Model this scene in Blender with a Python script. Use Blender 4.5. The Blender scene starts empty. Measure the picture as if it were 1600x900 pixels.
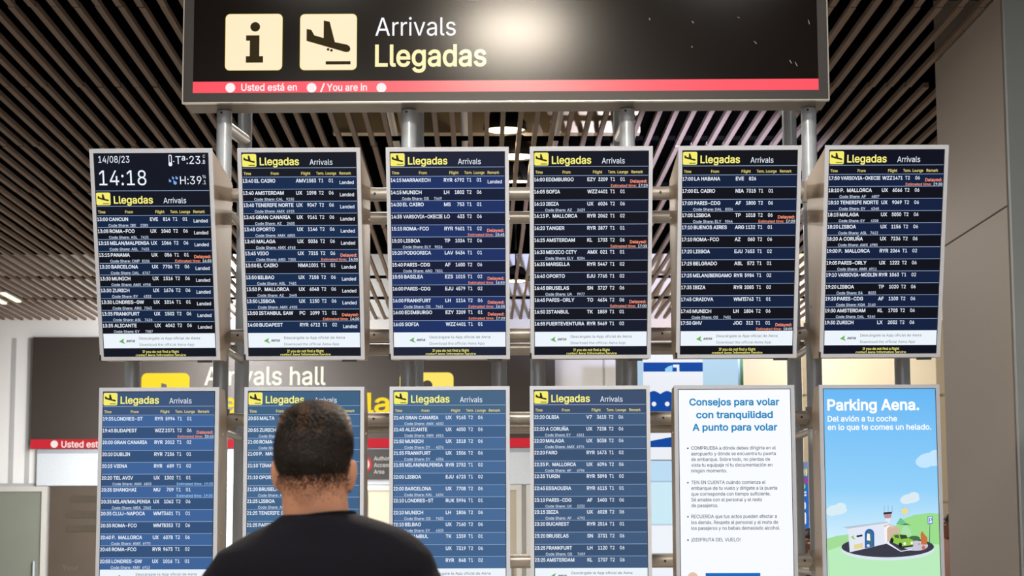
import bpy, bmesh, math, random
from mathutils import Vector, Matrix
from mathutils.geometry import delaunay_2d_cdt
from mathutils.bvhtree import BVHTree

# ------------------------------------------------------------------ camera, world, lights, exposure
scn = bpy.context.scene
C = scn.collection
F = 3187.0                                   # focal length in pixels of the 1600x900 frame
TH = math.atan(400.0 / F)                    # camera pitch
ROLL = math.radians(0.2)
EYE = Vector((0, 0, 1.5))
cam_d = bpy.data.cameras.new('camera'); cam = bpy.data.objects.new('camera', cam_d); C.objects.link(cam)
cam_d.sensor_width = 36.0; cam_d.lens = F / 1600 * 36.0; cam_d.clip_end = 200
CM = Matrix.Rotation(math.pi / 2 + TH, 3, 'X') @ Matrix.Rotation(-ROLL, 3, 'Z')
cam.matrix_world = Matrix.Translation(EYE) @ CM.to_4x4()
scn.camera = cam
cam_d.dof.use_dof = True; cam_d.dof.focus_distance = 10.4; cam_d.dof.aperture_fstop = 8.5
scn.view_settings.view_transform = 'Standard'; scn.view_settings.look = 'None'
scn.view_settings.gamma = 1.0; scn.view_settings.use_curve_mapping = False
scn.view_settings.exposure = 0.0
try:
    scn.cycles.use_denoising = True
    scn.cycles.max_bounces = 6
    scn.cycles.sample_clamp_indirect = 4.0
except Exception:
    pass
world = bpy.data.worlds.new('hall_ambient'); scn.world = world; world.use_nodes = True
world.node_tree.nodes['Background'].inputs[0].default_value = (1.0, 0.95, 0.90, 1)
world.node_tree.nodes['Background'].inputs[1].default_value = 0.15


def ray(px, py):
    return CM @ Vector(((px - 800) / F, (450 - py) / F, -1.0))


def P(px, py, Y):                            # the point of the hall seen at a pixel, at depth Y
    d = ray(px, py); return EYE + d * (Y / d.y)


def PZ(px, py, z):                           # the point seen at a pixel, at height z
    d = ray(px, py); return EYE + d * ((z - EYE.z) / d.z)


def area(name, loc, size, power, col=(1, .93, .84), rot=(0, 0, 0), size_y=None, spread=None):
    l = bpy.data.lights.new(name, 'AREA'); l.energy = power; l.color = col
    if size_y: l.shape = 'RECTANGLE'; l.size = size; l.size_y = size_y
    else: l.shape = 'DISK'; l.size = size
    if spread: l.spread = spread
    o = bpy.data.objects.new(name, l); o.location = loc; o.rotation_euler = rot; C.objects.link(o); return o


for x, y, w in ((-4.6, 4.4, 75), (4.6, 4.4, 110), (-1.2, 8.9, 25), (1.3, 8.9, 25), (-4.2, 8.8, 30), (-1.7, 3.4, 75), (0.9, 3.1, 60)):
    area('ceiling_downlight_lamp', (x, y, 5.12), 0.5, w, (1, .93, .84))
area('sign_highlight_lamp', (-0.02, 7.0, 5.14), 0.65, 290, (1, .88, .72))
area('wall_wash_lamp', (-4.5, 31.2, 5.1), 0.5, 1250, (1, .98, .96), (math.radians(35), 0, 0), 10.0)
area('wall_wash_lamp', (5.2, 31.2, 5.1), 0.5, 300, (1, .93, .80), (math.radians(35), 0, 0), 6.0)
for px, py, w in ((330, 30, 18), (620, 30, 55), (880, 30, 45), (234, 350, 30), (466, 350, 60), (700, 330, 110), (926, 350, 110), (1158, 350, 90), (1389, 350, 60)):
    area('hidden_bounce_lamp', PZ(px, py, 5.15), 0.4, w, (1, .93, .84))  # added lamps hidden behind sign and screens; their floor bounce brightens the slats
area('rear_fill_light', (0, -6, 2.6), 10.0, 150, (.95, .97, 1), (math.radians(90), 0, 0), 4.0)  # added broad fill behind the camera to brighten the posts
area('hidden_wall_fill', (0.9, 14.2, 5.1), 0.4, 7, (1, .95, .90), (0, math.radians(-50), 0))  # added lamp hidden behind the sign, brightens the taupe wall

# ------------------------------------------------------------------ materials
def lin(c):
    return tuple((x / 255 / 12.92) if x / 255 <= .04045 else ((x / 255 + .055) / 1.055) ** 2.4 for x in c) + (1.0,)


def pbr(name, rgb, rough=.5, metal=0., var=.06, scale=30., bump=0., coat=0., spec=.5, rgb2=None):
    m = bpy.data.materials.new(name); m.use_nodes = True
    nt = m.node_tree; b = nt.nodes['Principled BSDF']
    b.inputs['Roughness'].default_value = rough; b.inputs['Metallic'].default_value = metal
    b.inputs['Specular IOR Level'].default_value = spec
    b.inputs['Coat Weight'].default_value = coat; b.inputs['Coat Roughness'].default_value = .12
    tc = nt.nodes.new('ShaderNodeTexCoord'); nz = nt.nodes.new('ShaderNodeTexNoise')
    nz.inputs['Scale'].default_value = scale; nz.inputs['Detail'].default_value = 4
    nt.links.new(tc.outputs['Object'], nz.inputs['Vector'])
    mx = nt.nodes.new('ShaderNodeMix'); mx.data_type = 'RGBA'
    c = lin(rgb); c2 = lin(rgb2) if rgb2 else None
    mx.inputs[6].default_value = c2 or tuple(x * (1 - var) for x in c[:3]) + (1,)
    mx.inputs[7].default_value = c if c2 else tuple(min(1, x * (1 + var)) for x in c[:3]) + (1,)
    nt.links.new(nz.outputs['Fac'], mx.inputs[0]); nt.links.new(mx.outputs[2], b.inputs['Base Color'])
    if bump:
        bp = nt.nodes.new('ShaderNodeBump'); bp.inputs['Strength'].default_value = bump; bp.inputs['Distance'].default_value = .01
        nt.links.new(nz.outputs['Fac'], bp.inputs['Height']); nt.links.new(bp.outputs['Normal'], b.inputs['Normal'])
    return m


def emis(name, rgb, k=1.0, sample=False, gloss=.0, rough=.2):
    m = bpy.data.materials.new(name); m.use_nodes = True
    b = m.node_tree.nodes['Principled BSDF']
    b.inputs['Base Color'].default_value = tuple(.004 + .05 * x for x in lin(rgb)[:3]) + (1,); b.inputs['Roughness'].default_value = rough
    b.inputs['Specular IOR Level'].default_value = gloss
    b.inputs['Emission Color'].default_value = lin(rgb); b.inputs['Emission Strength'].default_value = k
    try: m.cycles.emission_sampling = 'AUTO' if sample else 'NONE'
    except Exception: pass
    return m


_ec = {}
def E(rgb, k=1.0, sample=False):
    key = (tuple(rgb), k, sample)
    if key not in _ec: _ec[key] = emis('lit_%d_%d_%d' % tuple(rgb), rgb, k, sample)
    return _ec[key]


M = dict(
    steel=pbr('satin_steel', (186, 196, 208), .33, .25, .06, 60),
    steel_dark=pbr('dull_steel', (170, 165, 160), .36, .3, .08, 40),
    housing=pbr('housing_sheet_metal', (166, 148, 128), .42, .3, .05, 8),
    bezel=pbr('silver_bezel', (184, 192, 208), .4, 0, .02, 40),
    bezel_dark=pbr('grey_bezel', (170, 178, 192), .4, .1, .03, 40),
    black=pbr('black_plastic', (20, 20, 22), .45),
    slat=pbr('taupe_slat', (118, 102, 90), .7, 0, .07, 3, spec=.15),
    soffit=pbr('black_soffit', (5, 5, 5), 1., spec=0.),
    sign_face=pbr('dark_brown_sign_face', (17, 12, 9), .2, 0, .05, 50, 0, 0, .25),
    sign_frame=pbr('dark_grey_sign_frame', (46, 44, 44), .45, .1, .05, 30),
    edge=pbr('thin_silver_edge', (200, 198, 190), .3, .8),
    sign_under=pbr('grey_sign_underside', (128, 120, 112), .5, .3),
    wall_white=pbr('white_wall', (226, 227, 228), .6, 0, .02, 2),
    wall_beige=pbr('beige_wall_panel', (214, 202, 180), .55, 0, .03, 1.5),
    wall_taupe=pbr('taupe_wall_panel', (142, 132, 122), .55, 0, .05, 120),
    pillar=pbr('pale_grey_pillar', (168, 178, 184), .5, 0, .03, 5),
    seam=pbr('dark_seam', (50, 46, 42), .8),
    floor=pbr('polished_beige_floor', (206, 196, 182), .35, 0, .06, 4),
    back_sign=pbr('brown_wall_sign', (50, 43, 39), .5, 0, .04, 10),
    frame_white=pbr('white_door_frame', (190, 189, 185), .4, .1),
    leaf=pbr('beige_door_leaf', (196, 184, 162), .5),
    dark_room=pbr('dark_brown_interior', (70, 60, 50), .7, 0, .2, 3),
    duct=pbr('tan_duct', (168, 150, 118), .45, .3, .08, 6),
    lamp_shell=pbr('black_lamp_shell', (30, 27, 24), .4),
)

def glassmat():
    m = bpy.data.materials.new('grey_green_glass'); m.use_nodes = True
    b = m.node_tree.nodes['Principled BSDF']
    b.inputs['Base Color'].default_value = lin((150, 158, 148)); b.inputs['Roughness'].default_value = .12
    b.inputs['Alpha'].default_value = .62; b.inputs['Specular IOR Level'].default_value = .6
    return m
M['glass'] = glassmat()

# ------------------------------------------------------------------ mesh helpers
class MB:
    def __init__(s): s.v = []; s.f = []; s.m = []; s.mats = []
    def mi(s, mat):
        if mat not in s.mats: s.mats.append(mat)
        return s.mats.index(mat)
    def add(s, vs, fs, mat):
        n = len(s.v); i = s.mi(mat)
        s.v += [tuple(p) for p in vs]; s.f += [tuple(n + k for k in f) for f in fs]; s.m += [i] * len(fs)
        return s
    def box(s, a, b, mat):
        x0, y0, z0 = a; x1, y1, z1 = b
        v = [(x0, y0, z0), (x1, y0, z0), (x1, y1, z0), (x0, y1, z0), (x0, y0, z1), (x1, y0, z1), (x1, y1, z1), (x0, y1, z1)]
        return s.add(v, [(0, 3, 2, 1), (4, 5, 6, 7), (0, 1, 5, 4), (1, 2, 6, 5), (2, 3, 7, 6), (3, 0, 4, 7)], mat)
    def prism(s, front, back, mat):           # two matching outlines joined
        n = len(front)
        return s.add(list(front) + list(back), [tuple(range(n)), tuple(range(2 * n - 1, n - 1, -1))] +
                     [(i, n + i, n + (i + 1) % n, (i + 1) % n) for i in range(n)], mat)
    def tube(s, p0, p1, r, mat, n=20, r1=None):
        p0 = Vector(p0); p1 = Vector(p1); d = (p1 - p0).normalized()
        a = d.orthogonal().normalized(); b = d.cross(a); r1 = r if r1 is None else r1
        v = []
        for p, q in ((p0, r), (p1, r1)):
            for k in range(n):
                t = 2 * math.pi * k / n; v.append(p + (a * math.cos(t) + b * math.sin(t)) * q)
        return s.add(v, [(k, (k + 1) % n, n + (k + 1) % n, n + k) for k in range(n)] +
                     [tuple(range(n - 1, -1, -1)), tuple(range(n, 2 * n))], mat)
    def lathe(s, c, prof, mat, n=24, cap=False):  # prof: (radius, z)
        v = []; m = len(prof)
        for r, z in prof:
            for k in range(n):
                t = 2 * math.pi * k / n; v.append((c[0] + r * math.cos(t), c[1] + r * math.sin(t), c[2] + z))
        fs = [(j * n + k, j * n + (k + 1) % n, (j + 1) * n + (k + 1) % n, (j + 1) * n + k) for j in range(m - 1) for k in range(n)]
        if cap: fs += [tuple(range(n - 1, -1, -1)), tuple(range((m - 1) * n, m * n))]
        return s.add(v, fs, mat)
    def build(s, name, parent=None, smooth=False, bevel=0.):
        me = bpy.data.meshes.new(name); me.from_pydata(s.v, [], s.f)
        for m in s.mats: me.materials.append(m)
        me.polygons.foreach_set('material_index', s.m)
        if smooth:
            me.polygons.foreach_set('use_smooth', [True] * len(s.f))
            me.set_sharp_from_angle(angle=math.radians(40))
        me.update()
        o = bpy.data.objects.new(name, me); C.objects.link(o)
        if parent: o.parent = parent
        if bevel:
            b = o.modifiers.new('soft_edges', 'BEVEL'); b.width = bevel; b.segments = 2; b.limit_method = 'ANGLE'
        return o


def thing(name, label, cat, loc=(0, 0, 0), rz=0., group=None):
    o = bpy.data.objects.new(name, None); o.empty_display_size = .1; C.objects.link(o)
    o.location = loc; o.rotation_euler = (0, 0, rz); o['label'] = label; o['category'] = cat
    if group: o['group'] = group
    return o


def tag(o, label, cat, group=None):
    o['label'] = label; o['category'] = cat
    if group: o['group'] = group
    return o


def struct(o):
    o['kind'] = 'structure'; return o

# ------------------------------------------------------------------ lettering: outlines of the built-in font, one cached mesh per glyph
# glyph outlines of a plain grotesque alphabet: letter, advance, then per contour x y and the two relative handles of each point (thousandths of an em)
GLYPHS = """A 480 16 0 23 0 62 170 201 509 -61 -170 25 0 276 509 -25 0 62 -170 463 0 -62 170 -23 0 395 0 23 0 -36 101 287 302 36 -100 -6 19 264 372 9 -28 -9 28 232 478 13 -43 4 0 245 478 -4 0 -12 -43 213 371 9 28 -9 -28 191 302 5 18 -36 -100 85 0 35 101 -23 0/110 142 87 0 0 19 110 199 0 -19 87 0 370 199 -87 0 0 -19 370 142 0 19 -87 0
B 456 60 0 62 0 0 170 60 509 0 -170 60 0 241 509 -60 0 35 0 329 491 -23 12 23 -12 381 442 -12 20 11 -20 398 374 0 25 0 -22 387 320 7 14 -8 -14 356 286 13 8 -12 -9 315 267 15 4 0 -2 315 262 0 2 16 -1 363 245 -16 10 16 -10 402 203 -10 18 11 -18 418 136 0 27 0 -25 400 67 12 20 -12 -21 344 18 26 12 -25 -12 247 0 40 0 -63 0/125 57 0 58 40 0 245 57 -40 0 39 0 330 80 -17 -15 17 15 355 137 0 -23 0 17 342 184 9 -14 -8 14 306 218 15 -9 -16 9 248 231 23 0 -41 0 125 231 41 0 0 -58/125 285 0 56 37 0 238 285 -38 0 19 0 288 296 -15 -7 15 7 323 326 -8 -13 9 13 336 372 0 -17 0 23 313 429 15 -15 -16 15 240 452 33 0 -38 0 125 452 38 0 0 -56
C 510 267 -7 26 0 -44 0 150 25 34 -21 -34 21 70 115 19 -39 -20 39 40 254 0 -53 0 54 70 393 -20 -39 19 39 150 484 -34 -22 34 21 267 516 -44 0 26 0 340 504 -23 8 23 -7 402 471 -18 15 18 -14 448 418 -12 21 12 -20 473 348 -5 26 -22 0 408 348 22 0 -4 18 389 395 9 -14 -8 13 357 428 13 -9 -12 10 315 449 16 -5 -15 5 267 456 17 0 -31 0 184 432 24 16 -25 -15 125 364 14 30 -14 -30 103 254 0 43 0 -43 125 145 -14 30 15 -30 184 76 -25 16 25 -15 267 53 -31 0 17 0 315 60 -15 -5 16 5 357 81 -12 -10 13 9 389 114 -8 -13 9 14 408 160 -4 -17 22 0 473 160 -22 0 -4 -25 448 91 12 20 -12 -21 402 38 19 14 -18 -15 341 5 22 7 -23 -8
D 502 219 0 52 0 -41 0 96 0 41 0 0 19 96 57 0 -19 40 0 215 57 -40 0 41 0 318 81 -27 -16 27 16 379 149 -13 -30 13 30 399 255 0 -41 0 41 379 361 13 -30 -13 29 320 428 26 -16 -27 16 221 452 39 0 -43 0 93 452 43 0 0 19 93 509 0 -19 44 0 225 509 -44 0 50 0 353 478 -36 21 35 -20 433 391 -18 38 19 -38 462 255 0 53 0 -53 433 119 19 38 -19 -38 351 31 36 20 -37 -21/125 509 -22 0 0 -170 125 0 0 170 -22 0 60 0 22 0 0 170 60 509 0 -170 22 0
E 419 60 0 105 0 0 170 60 509 0 -170 104 0 372 509 -104 0 0 -19 372 452 0 19 -82 0 125 452 82 0 0 -56 125 286 0 55 77 0 355 286 -77 0 0 -19 355 229 0 19 -77 0 125 229 77 0 0 -57 125 57 0 57 83 0 375 57 -83 0 0 -19 375 0 0 19 -105 0
F 410 60 0 22 0 0 170 60 509 0 -170 103 0 369 509 -103 0 0 -19 369 452 0 19 -81 0 125 452 81 0 0 -58 125 278 0 58 73 0 346 278 -74 0 0 -19 346 221 0 19 -74 0 125 221 73 0 0 -74 125 0 0 74 -22 0
G 520 269 -7 40 0 -46 0 149 25 35 -21 -34 21 69 116 19 -39 -19 39 40 254 0 -53 0 54 69 393 -19 -39 19 39 149 484 -34 -22 34 21 265 516 -44 0 27 0 340 504 -23 8 24 -8 403 469 -18 15 19 -15 449 416 -12 21 12 -20 474 349 -4 24 -22 0 408 349 22 0 -5 16 387 393 9 -13 -8 13 356 427 12 -10 -12 9 315 448 15 -4 -15 5 265 456 18 0 -30 0 183 432 25 16 -24 -15 125 364 14 30 -14 -30 103 254 0 43 0 -43 125 145 -14 30 15 -30 184 76 -25 16 25 -15 269 53 -32 0 28 0 345 71 -22 -12 22 12 396 123 -12 -22 13 23 415 202 0 -30 6 -1 434 199 -6 1 -50 0 283 199 50 0 0 19 283 256 0 -19 65 0 478 256 -65 0 0 -19 478 200 0 19 0 -42 451 91 18 31 -18 -31 377 19 31 17 -32 -17
H 517 60 0 22 0 0 170 60 509 0 -170 22 0 125 509 -22 0 0 -74 125 289 0 73 89 0 392 289 -89 0 0 73 392 509 0 -74 22 0 457 509 -22 0 0 -170 457 0 0 170 -22 0 392 0 22 0 0 77 392 232 0 -77 -89 0 125 232 89 0 0 -77 125 0 0 77 -22 0
I 300 31 0 80 0 0 19 31 57 0 -19 29 0 118 57 -29 0 0 132 118 452 0 -132 -29 0 31 452 29 0 0 19 31 509 0 -19 80 0 269 509 -79 0 0 -19 269 452 0 19 -29 0 183 452 29 0 0 -132 183 57 0 132 29 0 269 57 -29 0 0 -19 269 0 0 19 -79 0
J 396 185 -7 45 0 -45 0 75 33 29 -27 -28 26 33 145 0 -48 0 10 33 173 0 -9 22 0 98 173 -22 0 0 -9 98 145 0 10 0 -31 122 74 -16 17 15 -16 185 50 -26 0 26 0 248 74 -16 -16 16 17 272 145 0 -31 0 122 272 509 0 -121 21 0 336 509 -21 0 0 -121 336 145 0 122 0 -48 294 33 28 26 -28 -27
K 467 104 145 42 44 0 24 104 216 0 -23 12 16 139 261 -11 -14 12 14 174 303 -12 -13 13 14 212 344 -13 -13 50 55 364 509 -51 -55 28 0 448 509 -28 0 -72 -78 231 276 73 77 -1 0 228 276 1 0 -41 -43/60 0 22 0 0 170 60 509 0 -170 22 0 125 509 -22 0 0 -58 125 334 0 58 -1 -36 124 225 0 36 0 -11 125 193 -1 11 0 -64 125 0 0 64 -22 0/372 0 26 0 -61 86 188 259 61 -86 13 17 228 309 -13 -16 74 -103 449 0 -74 103 -26 0
L 393 60 0 100 0 0 170 60 509 0 -170 22 0 125 509 -22 0 0 -151 125 57 0 151 78 0 361 57 -79 0 0 -19 361 0 0 19 -100 0
M 628 60 0 21 0 0 170 60 509 0 -170 31 0 152 509 -31 0 41 -107 277 187 -42 107 3 -7 287 159 -3 11 4 -11 299 123 -4 13 4 -13 311 84 -4 13 4 -13 322 49 -3 10 -5 0 307 49 5 0 3 10 318 83 -4 -13 4 12 330 121 -4 -13 4 13 342 158 -4 -11 4 12 352 187 -3 -8 42 107 476 509 -41 -107 31 0 568 509 -31 0 0 -170 568 0 0 170 -21 0 504 0 21 0 0 97 504 291 0 -97 0 11 504 327 0 -13 1 13 505 369 0 -15 0 14 506 413 0 -15 0 15 507 457 0 -14 2 0 513 457 -2 0 -5 -16 498 409 5 17 -6 -16 482 363 5 15 -5 -15 467 322 5 12 -4 -13 456 291 3 8 -38 -97 342 0 38 97 -19 0 286 0 19 0 -38 97 170 291 39 -97 -3 8 159 321 4 -12 -4 12 145 361 5 -15 -5 15 129 408 6 -17 -5 16 112 457 6 -16 2 0 119 457 -2 0 0 -13 120 416 0 15 0 -15 121 372 0 15 0 -15 122 328 -1 14 0 -13 122 291 0 11 0 -97 122 0 0 97 -21 0
N 523 60 0 22 0 0 170 60 509 0 -170 25 0 136 509 -25 0 69 -109 343 183 -69 108 6 -9 363 151 -8 13 7 -13 388 107 -9 16 8 -17 414 55 -9 18 -3 0 405 54 3 0 -2 18 401 108 0 -18 -1 18 399 157 0 -15 0 15 399 195 0 -10 0 105 399 509 0 -105 21 0 463 509 -21 0 0 -170 463 0 0 170 -25 0 387 0 25 0 -62 97 202 290 62 -97 -8 13 177 331 9 -15 -8 14 148 381 11 -19 -11 19 108 452 15 -28 3 1 119 454 -4 -1 1 -26 122 384 -1 21 1 -22 124 328 0 16 1 -16 125 291 0 9 0 -97 125 0 0 97 -22 0
O 533 267 -7 44 0 -44 0 150 25 34 -21 -34 21 70 115 20 -39 -20 39 40 254 0 -53 0 54 70 393 -20 -39 20 39 150 484 -34 -22 34 21 267 516 -44 0 44 0 384 484 -34 21 34 -22 464 393 -20 39 19 -39 493 254 0 54 0 -53 464 115 19 39 -20 -39 384 25 34 21 -34 -21/267 53 -31 0 30 0 349 76 -24 -15 25 15 408 144 -14 -30 15 30 430 254 0 -43 0 44 408 365 15 -30 -14 30 349 433 25 -16 -24 15 267 456 30 0 -31 0 184 433 25 15 -25 -16 125 364 15 30 -14 -30 103 254 0 43 0 -43 125 144 -14 30 15 -30 184 76 -25 16 25 -15
P 445 60 0 22 0 0 170 60 509 0 -170 58 0 235 509 -58 0 39 0 332 487 -25 15 26 -14 390 430 -13 24 12 -25 409 348 0 30 0 -31 390 265 12 25 -13 -24 332 207 26 15 -25 -14 235 186 39 0 -42 0 109 186 42 0 0 19 109 242 0 -18 41 0 233 242 -42 0 26 0 297 256 -16 -9 16 9 333 294 -8 -16 8 16 344 348 0 -20 0 20 333 402 8 -16 -8 15 297 439 16 -9 -17 9 232 452 27 0 -36 0 125 452 35 0 0 -151 125 0 0 151 -22 0
Q 533 245 159 29 -38 23 0 313 159 -23 0 19 -25 369 85 -18 24 5 -7 384 65 -5 6 28 -38 468 -48 -28 38 -22 0 401 -48 22 0 -19 25 346 27 18 -25 -5 6 331 46 5 -7 -29 38/267 -7 44 0 -44 0 150 25 34 -21 -34 21 70 115 20 -39 -20 39 40 254 0 -53 0 54 70 393 -20 -39 20 39 150 484 -34 -22 34 21 267 516 -44 0 44 0 384 484 -34 21 34 -22 464 393 -20 39 19 -39 493 254 0 54 0 -53 464 115 19 39 -20 -39 384 25 34 21 -34 -21/267 53 -31 0 30 0 349 76 -24 -15 25 15 408 144 -14 -30 15 30 430 254 0 -43 0 44 408 365 15 -30 -14 30 349 433 25 -16 -24 15 267 456 30 0 -31 0 184 433 25 15 -25 -16 125 364 15 30 -14 -30 103 254 0 43 0 -43 125 144 -14 30 15 -30 184 76 -25 16 25 -15
R 449 60 0 22 0 0 170 60 509 0 -170 59 0 236 509 -59 0 39 0 333 489 -26 13 26 -14 390 433 -12 24 13 -23 409 352 0 30 0 -31 390 271 13 24 -12 -23 333 217 26 13 -26 -13 236 198 39 0 -47 0 96 198 47 0 0 19 96 255 0 -19 46 0 234 255 -46 0 26 0 298 267 -17 -8 16 8 334 300 -8 -14 7 15 345 352 0 -20 0 20 334 405 7 -15 -8 15 298 440 16 -9 -17 8 233 452 26 0 -36 0 125 452 36 0 0 -151 125 0 0 151 -22 0/353 0 25 0 -41 76 230 229 41 -76 24 0 303 229 -24 0 41 -76 428 0 -42 76 -25 0
S 447 224 -9 39 0 -37 0 128 9 27 -12 -28 12 64 60 15 -22 -15 22 38 137 2 -30 22 0 104 137 -22 0 2 -20 123 88 -11 13 11 -13 166 59 -17 6 18 -7 224 49 -21 0 23 0 286 60 -18 -7 18 8 329 92 -10 -14 11 13 346 139 0 -18 0 16 332 179 9 -10 -9 10 296 205 15 -7 -15 6 245 222 19 -5 -21 6 184 239 20 -5 -42 12 86 289 23 -21 -23 22 52 372 0 -33 0 29 75 448 -15 -22 15 21 138 498 -27 -12 26 12 227 516 -33 0 34 0 316 498 -26 12 26 -12 377 449 -15 20 15 -21 401 378 -1 26 -21 0 337 378 21 0 -2 25 302 437 21 -14 -21 14 225 459 31 0 -22 0 167 448 17 7 -16 -7 129 418 9 13 -9 -12 115 376 0 15 0 -18 131 334 -11 10 11 -11 169 308 -15 6 15 -6 212 293 -13 4 18 -4 264 279 -17 5 15 -4 312 264 -17 6 16 -7 359 238 -15 10 14 -11 395 198 -10 16 9 -17 408 139 0 23 0 -28 386 64 15 22 -14 -23 323 11 28 13 -27 -13
T 449 32 452 53 0 0 19 32 509 0 -19 128 0 417 509 -129 0 0 -19 417 452 0 19 -54 0 257 452 53 0 0 -151 257 0 0 151 -22 0 193 0 21 0 0 151 193 452 0 -151 -54 0
U 517 259 -8 40 0 -40 0 154 15 30 -15 -30 16 85 80 16 -27 -17 27 60 173 0 -35 0 112 60 509 0 -112 21 0 124 509 -21 0 0 -110 124 178 0 110 0 -24 141 113 -11 19 11 -19 187 68 -20 11 20 -11 259 52 -28 0 28 0 331 68 -20 -11 20 11 377 113 -11 -19 10 19 393 178 0 -24 0 110 393 509 0 -110 21 0 457 509 -21 0 0 -112 457 173 0 112 0 -35 433 80 16 27 -17 -27 363 15 30 16 -29 -15
V 480 204 0 25 0 -63 170 16 509 63 -170 23 0 84 509 -22 0 36 -101 192 206 -36 101 6 -17 215 137 -9 29 9 -28 248 31 -13 42 -5 0 235 31 4 0 12 43 267 138 -9 -28 9 28 290 206 -6 -17 35 101 395 509 -35 -101 22 0 463 509 -23 0 -62 -170 278 0 62 170 -25 0
W 686 155 0 25 0 -46 170 16 509 47 -170 22 0 82 509 -22 0 27 -105 163 196 -27 104 5 -17 175 145 -3 18 4 -17 187 94 -4 17 3 -18 197 40 -3 18 -3 0 189 40 3 0 4 18 200 94 -4 -18 3 17 211 145 -4 -17 4 18 224 196 -4 -17 27 104 306 509 -27 -105 25 0 380 509 -25 0 27 -105 462 196 -28 104 4 -17 474 145 -4 18 4 -17 486 94 -4 17 4 -18 497 40 -3 18 -3 0 488 40 3 0 4 18 499 94 -4 -18 3 17 510 145 -4 -17 5 18 523 196 -4 -17 27 104 603 509 -27 -105 22 0 670 509 -23 0 -47 -170 530 0 47 170 -25 0 455 0 25 0 -29 108 368 323 29 -108 -6 21 351 391 6 -24 -5 25 336 475 5 -31 5 0 350 475 -5 0 -5 -30 335 395 5 24 -5 -24 318 323 6 24 -29 -108 230 0 30 108 -25 0
X 474 18 0 25 0 66 95 217 284 -66 -94 0 -16 217 236 0 16 -62 91 29 509 63 -91 25 0 104 509 -25 0 25 -36 178 400 -25 37 10 -15 204 361 -7 11 7 -11 223 329 -6 11 6 -11 243 292 -7 14 -3 0 232 292 4 0 7 14 252 329 -6 -11 6 10 272 361 -8 -11 7 11 298 400 -10 -15 25 37 374 509 -26 -36 24 0 446 509 -24 0 -62 -90 259 239 62 90 0 16 259 287 0 -16 65 -96 456 0 -66 96 -25 0 382 0 24 0 -30 43 292 129 30 -43 -9 14 268 165 7 -10 -6 10 250 195 6 -10 -6 11 230 231 8 -14 5 0 244 231 -4 0 -6 -13 225 196 6 11 -6 -10 206 166 7 10 -7 -11 182 129 9 14 -30 -43 91 0 31 43 -24 0
Y 472 203 0 22 0 0 69 203 208 0 -69 -62 100 16 509 63 -100 25 0 91 509 -25 0 34 -55 192 344 -33 55 11 -18 222 292 -9 17 9 -17 250 230 -10 25 -9 0 224 230 8 0 9 25 251 293 -9 -17 9 17 280 344 -10 -17 34 55 381 509 -34 -55 25 0 455 509 -25 0 -62 -100 268 208 62 100 0 -69 268 0 0 69 -21 0
Z 438 42 0 119 0 0 15 42 46 0 -15 77 113 273 385 -77 -113 11 15 306 431 -11 -16 12 15 341 476 -12 -15 2 -7 348 454 -2 7 -21 -1 285 452 21 1 -21 0 223 452 21 0 -61 0 40 452 61 0 0 19 40 509 0 -19 119 0 397 509 -119 0 0 -16 397 462 0 15 -76 -111 169 129 76 111 -11 -16 134 81 12 16 -12 -16 97 33 13 16 -2 7 90 54 3 -7 21 1 152 57 -20 -1 21 0 214 57 -21 0 62 0 399 57 -61 0 0 -19 399 0 0 19 -119 0
Ñ 523 60 0 22 0 0 170 60 509 0 -170 25 0 136 509 -25 0 69 -109 343 183 -69 108 6 -9 363 151 -8 13 7 -13 388 107 -9 16 8 -17 414 55 -9 18 -3 0 405 54 3 0 -2 18 401 108 0 -18 -1 18 399 157 0 -15 0 15 399 195 0 -10 0 105 399 509 0 -105 21 0 463 509 -21 0 0 -170 463 0 0 170 -25 0 387 0 25 0 -62 97 202 290 62 -97 -8 13 177 331 9 -15 -8 14 148 381 11 -19 -11 19 108 452 15 -28 3 1 119 454 -4 -1 1 -26 122 384 -1 21 1 -22 124 328 0 16 1 -16 125 291 0 9 0 -97 125 0 0 97 -22 0/307 576 16 0 -9 0 282 580 8 -3 -8 3 259 590 7 -4 -7 4 239 600 6 -3 -6 3 224 604 4 0 -6 0 210 595 3 6 -2 -5 206 577 0 7 -15 0 163 577 14 0 1 20 177 628 -9 -14 9 13 218 648 -18 0 9 0 242 643 -7 3 8 -2 264 633 -7 4 6 -4 283 623 -7 3 6 -3 300 619 -6 0 6 0 313 625 -3 -4 3 5 319 646 -1 -9 14 0 361 646 -14 0 -1 -21 346 595 9 13 -9 -13
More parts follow.
